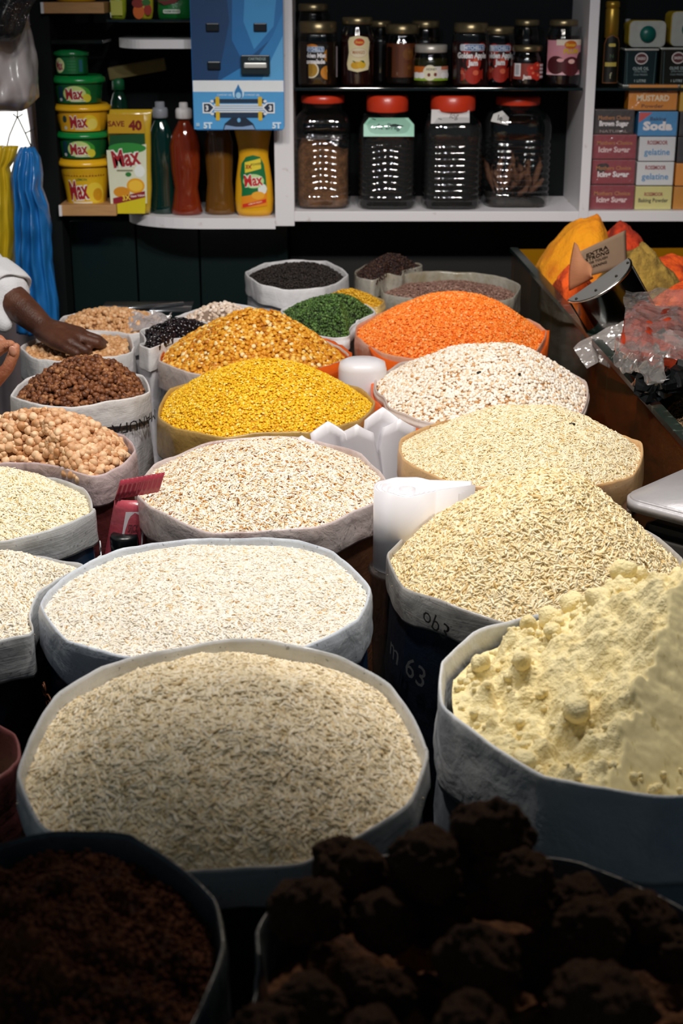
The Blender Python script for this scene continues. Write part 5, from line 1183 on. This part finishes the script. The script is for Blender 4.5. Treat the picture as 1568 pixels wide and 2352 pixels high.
crumple('dark_plastic_bundle', 26, 26, F4, .022, 5, mat('dark_plastic', '#17191a', .12, coat=.6, var=.3), 'glossy black plastic bundle under the clear bag', 'bundle', 21, F4(.5, .5), th=.02)
pile('dark_spice_pieces', 1520, 775, 2.86, .74, .13, .17, mat('dark_pieces', '#1a1714', .4, bump=1, bs=60), 'dark glossy spice pieces in the case under the clear bag', 'spice', 25, .02, .3)

# ------------------------------------------------------------------ white bag rolls between the sacks
poly_m = mat('white_polythene', '#eceaf0', .35, var=.02, coat=.2, sss=0)
def roll(name, c, hgt, r, tip, lab, layers=5, rot=0):
    root = thing(name, lab, 'bag roll', c, rot)
    for k in range(layers):
        rr = r*(1-.17*k); bm = B(); pts = []
        for i in range(33):
            t = radians(38+(322-38)*i/32); pts.append(Vector((rr*cos(t), rr*sin(t)*.9)))
        tp = Vector((r+tip*(1-.10*k), .0)); pts = [tp+Vector((0, .010+.002*k))]+pts+[tp+Vector((0, -.010-.002*k))]
        hk = hgt*(1-.02*k)
        rings = []
        for th, inn in ((0, 0), (.004, 1)):
            ring = []
            for i, p in enumerate(pts):
                q = p*(1-th/max(.01, p.length)); wave = .004*noise.noise(Vector((i*.25, k, 1)))
                ring.append((bm.verts.new((q.x, q.y, .0)), bm.verts.new((q.x, q.y, hk+wave))))
            rings.append(ring)
        n = len(pts)
        for i in range(n-1):
            for ring in rings: bm.faces.new((ring[i][0], ring[i+1][0], ring[i+1][1], ring[i][1]))
            bm.faces.new((rings[0][i][1], rings[0][i+1][1], rings[1][i+1][1], rings[1][i][1])); bm.faces.new((rings[0][i][0], rings[0][i+1][0], rings[1][i+1][0], rings[1][i][0]))
        for i in (0, n-1): bm.faces.new((rings[0][i][0], rings[0][i][1], rings[1][i][1], rings[1][i][0]))
        obj('bag_layer', bm, poly_m, root)
    bm = B(); lathe(bm, [(r*.25, 0), (r*.25, hgt*.97), (.001, hgt*.975)], 24); obj('core', bm, poly_m, root)
    return root
rc_ = on_z(935, 1125, .845)
roll('bag_roll', (rc_.x, rc_.y, .735), .115, .046, .046, 'big white roll of plastic bags standing between the rice sacks', 5, radians(8))
stand = thing('clear_tub', 'cloudy clear container under the big white bag roll', 'container', (rc_.x, rc_.y, PLZ)); bm = B(); lathe(bm, [(.040, 0), (.046, .30), (.050, .425), (.053, .430), (.050, .434)], 40, cap=True); obj('tub_wall', bm, film('cloudy_tub', '#4a4a4a', .4, .15, .2), stand)
rb_ = on_z(832, 846, .80)
bm = B(); lathe(bm, [(.040, .0), (.045, .01), (.046, .10), (.043, .112), (.030, .118), (.002, .12)], 40, .9, 2.3); o = obj('bag_roll', bm, poly_m); o.location = (rb_.x, rb_.y, .70); tag(o, 'smaller white bag roll between yellow lentils and barley', 'bag roll')
fc = on_z(830, 1040, .78); root = thing('folded_bags', 'fan of folded white plastic bags behind the husk-flecked rice', 'bag bundle', (fc.x, fc.y+.06, .62))
for k, (dx, a0, hh) in enumerate(((-.035, -.75, .18), (-.012, -.45, .195), (.012, -.2, .195), (.03, .05, .215), (.045, .18, .20))):
    bm = B(); patch(bm, lambda u, v, k=k, a0=a0, hh=hh: Vector(((u-.5)*.085*(1-.35*v)+sin(a0)*v*hh*.5, .012*sin(pi*u)*(1 if k % 2 else -1)+k*.007-.02, v*hh*(1-.18*abs(u-.5)))), 10, 10, th=.004); o = obj('folded_bag', bm, poly_m, root); o.location.x = dx

# ------------------------------------------------------------------ small goods between the left sacks
pk = on_y(268, 1160, 2.04); root = thing('red_packet', 'pinkish-red foil packet with white panel and crimped top, wedged between left sacks', 'packet', (pk.x, pk.y, .585))
RP_ = mat('pink_red_foil', '#b54a58', .3, coat=.5, bump=.4, bs=40, var=.15)
bm = B(); patch(bm, lambda u, v: Vector(((u-.5)*(.095-.030*v)+.030*v, -.024*sin(pi*u)*(1-v)**.6-.004*sin(pi*u), v*.20)), 12, 14, th=.003); obj('packet_front', bm, RP_, root)
bm = B(); patch(bm, lambda u, v: Vector(((u-.5)*(.065)+.030+.010*v, -.002-.0004*sin(u*60), .20+v*.030+.012*u)), 60, 3, th=.002); obj('crimped_top', bm, mat('crimp_red', '#a83c4c', .3, coat=.5), root)
P = Print(); P.poly([(.28, .45), (.72, .2), (.72, .92), (.3, .92)], '#e9dfe6'); P.text('SPICY', .5, .80, .06, '#5a3038', .02, w=.2)
P.put(root, lambda u, v, l: Vector(((u-.5)*(.095-.030*v)+.030*v, -.024*sin(pi*u)*(1-v)**.6-.004*sin(pi*u)-.0015-l, v*.20)), name='printed_panel')
bt = on_z(284, 1214, .745); root = thing('sauce_bottle', 'dark red bottle with a broad black cap, wedged behind the blue-white sack', 'bottle', (bt.x, bt.y, .50))
bm = B(); lathe(bm, [(.022, 0), (.025, .01), (.025, .16), (.020, .185), (.0185, .20)], 32); obj('bottle_body', bm, mat('dark_sauce', '#3a120c', .15, coat=.5), root)
bm = B(); lathe(bm, [(.0195, .19), (.0205, .192), (.0205, .212), (.0197, .214), (.0205, .216), (.0205, .232), (.019, .236), (.001, .236)], 32); obj('cap', bm, mat('black_cap', '#0f1416', .3), root)
op = on_z(235, 1145, .73); bm = B(); box(bm, (0, 0, .06), (.05, .03, .12), .006); o = obj('spice_carton', bm, mat('orange_brown_pack', '#a65a1e', .4, var=.3, coat=.3)); o.location = (op.x+.0, op.y+.01, .61); o.rotation_euler.z = .3; tag(o, 'orange-brown pack under the mauve chickpea sack', 'box')

# ------------------------------------------------------------------ weighing scale at the right edge
sc_ = on_z(1650, 1150, .80); root = thing('weighing_scale', 'grey weighing scale with rounded metal platter at the right edge', 'scale', (sc_.x, sc_.y, PLZ), radians(47))
bm = B(); box(bm, (0, 0, .50), (.205, .205, .018), 0); es = [e for e in bm.edges if abs((e.verts[0].co-e.verts[1].co).normalized().z) > .9]; bmesh.ops.bevel(bm, geom=es, offset=.035, segments=8, profile=.5, affect='EDGES'); bmesh.ops.bevel(bm, geom=[e for e in bm.edges if e.verts[0].co.z > .508 and e.verts[1].co.z > .508 and len(e.link_faces) == 2 and e.calc_face_angle(0) > 1], offset=.004, segments=3, affect='EDGES')
obj('platter', bm, mat('brushed_platter', '#b9b7bb', .4, metal=.35, var=.08, bump=.2, bs=60), root)
bm = B(); box(bm, (0, 0, .36), (.15, .15, .22), .01); obj('scale_body', bm, mat('scale_body', '#23282b', .35), root, False)
bm = B(); box(bm, (0, 0, .12), (.17, .17, .24), .01); obj('pedestal', bm, black, root, False)
bm = B(); box(bm, (-.085, 0, .44), (.012, .13, .03), .002); obj('display_frame', bm, mat('scale_frame', '#6d6a66', .3), root, False)
bm = B(); tube(bm, [(-.02, .085, .49), (-.055, .10, .49), (-.078, .108, .47), (-.082, .110, .43), (-.082, .112, .33)], .011, 12); obj('bent_arm', bm, mat('brown_tube', '#4a3426', .35, coat=.3), root)

# ------------------------------------------------------------------ counter and metal trays at the far left
tr_ = on_z(-20, 900, .74)
bm = B(); box(bm, (-.80, 2.56, .70), (.36, .26, .02), .004); o = obj('counter_tray', bm, mat('cream_tray', '#c9c2ae', .5)); o['kind'] = 'thing'; tag(o, 'cream counter tray beside the brown chickpeas at the left edge', 'tray')
bm = B(); tube(bm, [(-1.0, 2.42, .715), (-.61, 2.42, .715)], .007, 10); o = obj('chrome_rail', bm, mat('chrome', '#d8dadc', .15, metal=1)); tag(o, 'short chrome rail below the cream counter tray', 'rail')
bm = B(); box(bm, (-.82, 2.5, .50), (.34, .36, .39), .01); o = obj('counter_box', bm, mat('blue_grey_box', '#2c3440', .5)); tag(o, 'dark blue-grey cabinet box under the cream tray', 'cabinet')
ta, tb_ = on_y(238, 714, 3.42), on_y(420, 698, 3.55)
bm = B(); tube(bm, [ta, tb_], .006, 8); box(bm, (ta+tb_)/2+Vector((0, .06, -.012)), ((tb_-ta).length, .10, .006), 0); o = obj('metal_tray', bm, mat('tray_metal', '#9a9ea4', .25, metal=.9)); tag(o, 'metal tray edge glinting behind the pinkish chickpeas', 'tray')
Fb = quad(on_y(292, 765, 3.12), on_y(385, 748, 3.14), on_y(395, 722, 3.2), on_y(300, 722, 3.2), Vector((0, 0, 0)))
crumple('small_clear_bag', 16, 16, Fb, .012, 4, film('cloudy_small_bag', '#c8c0c0', .5, .2, .4, 40), 'small cloudy plastic bag lying on the pinkish chickpeas', 'plastic bag', 33, Fb(.5, .5))

# ------------------------------------------------------------------ bright opening, hanging bags
bm = B(); box(bm, (-1.62, 4.50, 1.20), (1.4, .02, .64)); struct('window_1', bm, mat('daylit_opening', '#fffdf8', .5, var=0, emit=1.6))
crt = thing('curtain', 'pale pinkish curtain strip beside the dark post', 'curtain', on_y(86, 300, 4.2)); L_ = tuple(crt.location)
loft_bag([(-420, 60, 96, .02), (250, 62, 95, .03), (300, 70, 95, .03), (365, 84, 95, .02)], 4.2, .02, mat('curtain_cloth', '#cdb8ba', .8), crt, 'curtain_cloth', .4, 9, 48, 3, 1, L_)
blue = mat('blue_plastic', '#1f6fb4', .28, var=.15, vs=8, coat=.4, bump=.5, bs=14, stretch=(3, 3, 1)); yel = mat('yellow_plastic', '#c7a81e', .3, var=.15, vs=8, coat=.4, bump=.5, bs=14, stretch=(3, 3, 1))
def hang(name, lab, rows, Y, th, m, seed, pleat=.55, npl=11):
    b0 = on_y((rows[0][1]+rows[0][2])/2, rows[0][0], Y); t = thing(name, lab, 'plastic bag', b0); loft_bag(rows, Y, th, m, t, 'bag_film', pleat, npl, 120, seed, 1, tuple(b0), .16); return t, b0
hang('blue_bag', 'long blue plastic bag bunch hanging against the dark post', [(338, 46, 80, .02), (360, 36, 92, .03), (400, 26, 98, .045), (430, 30, 96, .05), (470, 34, 112, .05), (520, 32, 118, .05), (600, 32, 120, .045), (700, 36, 134, .04), (765, 38, 138, .03)], 3.72, .04, blue, 4)
hang('yellow_bag', 'yellow plastic bag bunch hanging at the left edge', [(335, -40, 42, .02), (365, -45, 36, .03), (385, -40, 22, .03), (400, -48, 26, .035), (470, -50, 32, .04), (530, -50, 34, .04), (620, -50, 26, .03)], 3.74, .04, yel, 8)
hang('white_bag', 'bulging cloudy white plastic bag hanging high at the left edge', [(-40, -80, 40, .06), (60, -90, 66, .09), (120, -90, 80, .10), (180, -90, 86, .11), (225, -90, 84, .10), (248, -80, 66, .05), (255, -60, 50, .02)], 3.70, .1, mat('cloudy_white_plastic', '#a9a4a6', .3, var=.25, vs=9, coat=.3, bump=.8, bs=16), 12, .25, 7)
dk, b0 = hang('sequinned_bag', 'dark glittery mesh bag above the white one at the top left corner', [(-60, -80, 60, .05), (0, -80, 82, .06), (40, -80, 60, .07), (80, -80, 48, .05), (95, -60, 30, .02)], 3.58, .06, mat('dark_mesh', '#15171a', .4, var=.3, bump=.8, bs=80), 15, .2, 7)
gm = mat('glitter', '#e8e8ea', .1, metal=1); rnd = random.Random(8); bm = B()
for k in range(90):
    px, py = rnd.uniform(0, 70), rnd.uniform(0, 60); p_ = on_y(px, py, 3.505+.05*(px/80)**2); bmesh.ops.create_icosphere(bm, subdivisions=1, radius=rnd.uniform(.0005, .0012), matrix=Matrix.Translation(p_-b0))
o = obj('glitter', bm, gm, dk, kind='stuff')
wt = thing('bag_hook', 'thin black wire hanger holding the yellow and blue bags', 'hook', on_y(40, 250, 3.75)); wb = wt.location
for pts in ([(40, 245), (40, 268), (22, 310), (14, 345)], [(40, 268), (60, 310), (76, 348)], [(30, 262), (40, 270), (52, 262)], [(58, 306), (80, 295)]):
    bm = B(); tube(bm, [on_y(a, b, 3.75)-wb for a, b in pts], .0016, 6); obj('wire', bm, mat('black_wire', '#101010', .4), wt)

# ------------------------------------------------------------------ people
skin1 = mat('brown_skin', '#5a3524', .5, var=.2, vs=60, bump=.35, bs=260, color2='#3c2016', c2s=16, c2lo=.45, c2hi=.75)
skin2 = mat('light_brown_skin', '#a86f52', .5, var=.12, vs=50, bump=.3, bs=220, color2='#8a5038', c2s=30)
shirt = mat('white_shirt', '#dcdde2', .8, var=.05, bump=.4, bs=300)
def limb(bm, pts, n=18):
    """chain of (point, radius): overlapping tapered segments, later fused into one skin"""
    for (a, ra), (b, rb) in zip(pts, pts[1:]):
        a, b = Vector(a), Vector(b); k = max(2, int((b-a).length/max(.004, min(ra, rb)*.45)))
        for i in range(k+1):
            t = i/k; bmesh.ops.create_icosphere(bm, subdivisions=2, radius=ra+(rb-ra)*t, matrix=Matrix.Translation(a.lerp(b, t)))
def fuse(o, vox, smooth=6):
    m = o.modifiers.new('fuse', 'REMESH'); m.mode = 'VOXEL'; m.voxel_size = vox; m.use_smooth_shade = True
    s_ = o.modifiers.new('soften', 'SMOOTH'); s_.iterations = smooth; s_.factor = .5
def person(lab, base, joints, skin, vox=.0036, cloth_joints=None, cloth_m=None, trouser=None):
    root = thing('person', lab, 'person', base); b = Vector(base)
    bm = B()
    for ch in joints: limb(bm, [(Vector(p)-b, r) for p, r in ch])
    o = obj('body', bm, skin, root); fuse(o, vox, 5)
    for nm, chs, m, v_ in cloth_joints or ():
        bm = B()
        for ch in chs: limb(bm, [(Vector(p)-b, r) for p, r in ch])
        c = obj(nm, bm, m, root); fuse(c, v_, 4)
        dm = c.modifiers.new('folds', 'DISPLACE'); tx = bpy.data.textures.new('folds', 'CLOUDS'); tx.noise_scale = .05; dm.texture = tx; dm.strength = .012; dm.mid_level = .5
    return root
V3 = Vector
# shopkeeper: arm comes in from the left, hand digs into the chickpeas
sh, el, cu_, wr_ = V3((-1.02, 3.22, 1.26)), on_y(-95, 585, 3.14), on_y(28, 690, 3.03), on_y(100, 752, 2.975)
kn = {'i': (on_y(160, 787, 2.905), on_y(196, 806, 2.90), on_z(214, 822, .772)), 'm': (on_y(176, 775, 2.93), on_y(222, 788, 2.925), on_z(248, 806, .772)),
      'r': (on_y(186, 768, 2.96), on_y(226, 780, 2.955), on_z(252, 798, .770)), 'l': (on_y(184, 764, 2.99), on_y(214, 776, 2.99), on_z(236, 793, .768))}
rad = {'i': (.0125, .0105, .008), 'm': (.013, .011, .0085), 'r': (.0125, .0105, .008), 'l': (.0115, .009, .007)}
arm = [[(el, .046), (cu_, .037), (cu_.lerp(wr_, .5), .032), (wr_, .025)]]
for k in 'imrl':
    a, b, c = kn[k]; arm.append([(wr_, .022), (a, rad[k][0]+.002)]); arm.append([(a, rad[k][0]), (b, rad[k][1]), (c, rad[k][2])])
arm.append([(kn['i'][0], .012), (kn['m'][0], .013), (kn['r'][0], .013), (kn['l'][0], .011)])
arm.append([(wr_.lerp(kn['m'][0], .5), .022), (wr_.lerp(kn['r'][0], .55), .020)])
arm.append([(wr_+V3((0, -.012, -.008)), .019), (on_y(128, 787, 2.90), .0155), (on_y(152, 800, 2.875), .0115), (on_y(176, 811, 2.862), .009)])
neck = V3((-1.04, 3.30, 1.40)); hd = V3((-1.0, 3.26, 1.56)); ch_ = V3((-1.10, 3.33, 1.22)); pe = V3((-1.20, 3.40, .86))
body = arm+[[(pe, .12), (ch_, .115), (neck, .05), (hd, .075), (hd+V3((.01, -.01, .05)), .082)], [(hd+V3((.06, -.05, .01)), .016), (hd+V3((.07, -.06, -.015)), .014)], [(hd+V3((.03, -.035, -.06)), .035), (hd, .07)],
            [(ch_+V3((0, .14, .06)), .055), (V3((-1.2, 3.58, .98)), .04), (V3((-1.1, 3.55, .78)), .03), (V3((-1.08, 3.53, .70)), .028)],
            [(ch_, .08), (sh, .06), (el, .046)], [(pe+V3((0, -.07, 0)), .09), (V3((-1.2, 3.30, .48)), .06), (V3((-1.22, 3.33, .06)), .04), (V3((-1.10, 3.30, .035)), .032)], [(pe+V3((0, .08, 0)), .09), (V3((-1.2, 3.52, .48)), .06), (V3((-1.22, 3.52, .06)), .04), (V3((-1.10, 3.50, .035)), .032)]]
slv = [[(ch_+V3((0, 0, .05)), .13), (sh, .085), (el, .070), (cu_.lerp(el, .45)+V3((0, 0, -.004)), .060), (cu_.lerp(el, .18), .056)], [(pe+V3((0, 0, -.1)), .15), (pe, .145), (ch_, .145), (ch_+V3((0, 0, .09)), .09)], [(ch_+V3((0, .12, .06)), .085), (V3((-1.2, 3.58, .98)), .06), (V3((-1.14, 3.56, .86)), .05)],
       [(on_y(-30, 700, 3.02), .036), (on_y(8, 748, 3.0), .020)]]
p1 = person('shopkeeper in a loose white sleeve reaching a dark-skinned hand into chickpeas', (-1.18, 3.41, 0), body, skin1, .0038, [('shirt', slv, shirt, .008), ('trousers', [[(pe+V3((0, -.07, -.02)), .11), (V3((-1.2, 3.30, .48)), .08), (V3((-1.22, 3.33, .10)), .06)], [(pe+V3((0, .08, -.02)), .11), (V3((-1.2, 3.52, .48)), .08), (V3((-1.22, 3.52, .10)), .06)]], mat('grey_trousers', '#3a3c42', .8), .01)])
bm = B(); limb(bm, [(hd+V3((-.02, .01, .06))-V3((-1.18, 3.41, 0)), .088), (hd+V3((-.05, .03, .02))-V3((-1.18, 3.41, 0)), .075)]); hr = obj('hair', bm, mat('black_hair', '#0c0a09', .6), p1); fuse(hr, .008)
# cuff edge of the sleeve: a turned-back band
d_ = (wr_-cu_).normalized(); bm = B(); e1 = d_.cross(V3((0, 0, 1))).normalized(); e2 = d_.cross(e1); rings = []
for j, (l, r0) in enumerate(((-.05, .058), (-.02, .060), (.0, .060), (.014, .058), (.016, .055), (.012, .052), (-.02, .050))):
    rings.append([bm.verts.new(cu_.lerp(el, .16)+d_*(l+.006*sin(2*t_))+(e1*cos(t_)+e2*sin(t_))*(r0+.003*sin(5*t_+j*.3))-V3((-1.18, 3.41, 0))) for t_ in [2*pi*i/48 for i in range(48)]])
for a, b in zip(rings, rings[1:]):
    for i in range(48): bm.faces.new((a[i], a[(i+1) % 48], b[(i+1) % 48], b[i]))
obj('sleeve_cuff', bm, shirt, p1)
# customer: thumb and finger pinched together at the left edge
Yh = 2.32; T = lambda px, py, dy=0: on_y(px, py, Yh+dy)
hb = [[(T(-175, 1010, -.08), .030), (T(-70, 925, -.03), .025)], [(T(-70, 925, -.03), .024), (T(-25, 870, 0), .021), (T(-40, 830, .02), .02)],
      [(T(-45, 905, -.02), .017), (T(-8, 872, -.02), .0125), (T(18, 845, -.018), .0105), (T(32, 812, -.012), .0100), (T(36, 797, -.008), .0082)],
      [(T(-40, 845, .0), .015), (T(-18, 812, .006), .0125), (T(8, 795, .008), .0110), (T(24, 792, .006), .0092)],
      [(T(-50, 835, .03), .014), (T(-28, 800, .035), .0115), (T(-2, 782, .035), .0105), (T(8, 788, .03), .008)], [(T(-60, 835, .05), .013), (T(-42, 800, .058), .011), (T(-20, 790, .06), .009)], [(T(-70, 840, .065), .012), (T(-56, 812, .075), .010), (T(-40, 800, .08), .008)],
      [(T(-45, 850, .01), .019), (T(-65, 850, .05), .018)]]
s2 = V3((-1.10, 1.98, 1.30)); c2 = V3((-1.22, 1.95, 1.22)); pe2 = V3((-1.26, 1.93, .88)); h2 = V3((-1.18, 1.98, 1.55)); w2 = T(-175, 1010, -.08); el2 = V3((-1.02, 2.02, .98))
hb += [[(w2, .03), (el2, .042), (s2, .055), (c2, .09)], [(pe2, .12), (c2, .115), (V3((-1.21, 1.96, 1.40)), .05), (h2, .078), (h2+V3((0, 0, .05)), .08)], [(h2+V3((.07, .03, .0)), .016), (h2+V3((.075, .03, -.02)), .014)],
       [(c2+V3((0, -.13, .06)), .055), (V3((-1.26, 1.72, 1.0)), .042), (V3((-1.12, 1.72, .82)), .03)], [(pe2+V3((0, -.07, 0)), .09), (V3((-1.26, 1.84, .48)), .06), (V3((-1.27, 1.84, .06)), .04), (V3((-1.15, 1.84, .035)), .032)], [(pe2+V3((0, .07, 0)), .09), (V3((-1.26, 2.02, .48)), .06), (V3((-1.27, 2.02, .06)), .04), (V3((-1.15, 2.02, .035)), .032)]]
p2 = person('customer whose lighter hand pinches thumb and finger together at the left edge', (-1.26, 1.93, 0), hb, skin2, .0034, [('shirt', [[(pe2, .145), (c2, .14), (c2+V3((0, 0, .08)), .09)], [(c2, .1), (s2, .08), (el2.lerp(s2, .3), .062)], [(c2+V3((0, -.12, .05)), .08), (V3((-1.26, 1.75, 1.07)), .062)]], mat('beige_shirt', '#8c8676', .8), .009), ('trousers', [[(pe2+V3((0, -.07, -.02)), .11), (V3((-1.26, 1.84, .48)), .08), (V3((-1.27, 1.84, .10)), .06)], [(pe2+V3((0, .07, -.02)), .11), (V3((-1.26, 2.02, .48)), .08), (V3((-1.27, 2.02, .10)), .06)]], mat('dark_trousers', '#24272c', .8), .01)])
bm = B(); limb(bm, [(h2+V3((-.02, -.01, .06))-V3((-1.26, 1.93, 0)), .086), (h2+V3((-.05, -.02, .02))-V3((-1.26, 1.93, 0)), .074)]); hr = obj('hair', bm, mat('black_hair', '#0c0a09', .6), p2); fuse(hr, .008)
nl = B(); tn = T(29, 806, -.0215); bmesh.ops.create_icosphere(nl, subdivisions=3, radius=1)
for v in nl.verts: v.co = Vector((v.co.x*.0062, v.co.y*.0022, v.co.z*.0082))
nl.transform(Matrix.Rotation(-.25, 4, 'Y')); o = obj('thumbnail', nl, mat('nail', '#c08a74', .3, coat=.3), p2); o.location = tn-V3((-1.26, 1.93, 0))

hm = mat('dark_husk', '#14100d', .5)
for px, py, Y_, lab in ((1355, 966, 2.22, 'black husk on the pale golden rice, larger of the two near its right'), (1313, 982, 2.19, 'small black husk on the pale golden rice, left of the larger one'), (1100, 862, 2.66, 'dark speck on the barley left of its middle'), (1192, 866, 2.65, 'dark speck on the barley right of its middle')):
    P_ = on_y(px, py, Y_); best = None
    bm = B(); bmesh.ops.create_icosphere(bm, subdivisions=2, radius=1)
    for v in bm.verts: v.co = Vector((v.co.x*.0052*(1+.2*noise.noise(v.co*2)), v.co.y*.0028, v.co.z*.0026))
    o = obj('husk', bm, hm); tag(o, lab, 'husk')
    hp = hH if py > 940 else hG; d0 = ray(px, py).normalized(); org = Vector((0, 0, CZ))-hp.location
    from mathutils.bvhtree import BVHTree
    bv = BVHTree.FromPolygons([v.co[:] for v in hp.data.vertices], [p.vertices[:] for p in hp.data.polygons]); loc, nrm, _, _ = bv.ray_cast(org, d0)
    o.location = (loc+hp.location+Vector((0, 0, .005))) if loc else P_
    o.rotation_euler.z = px
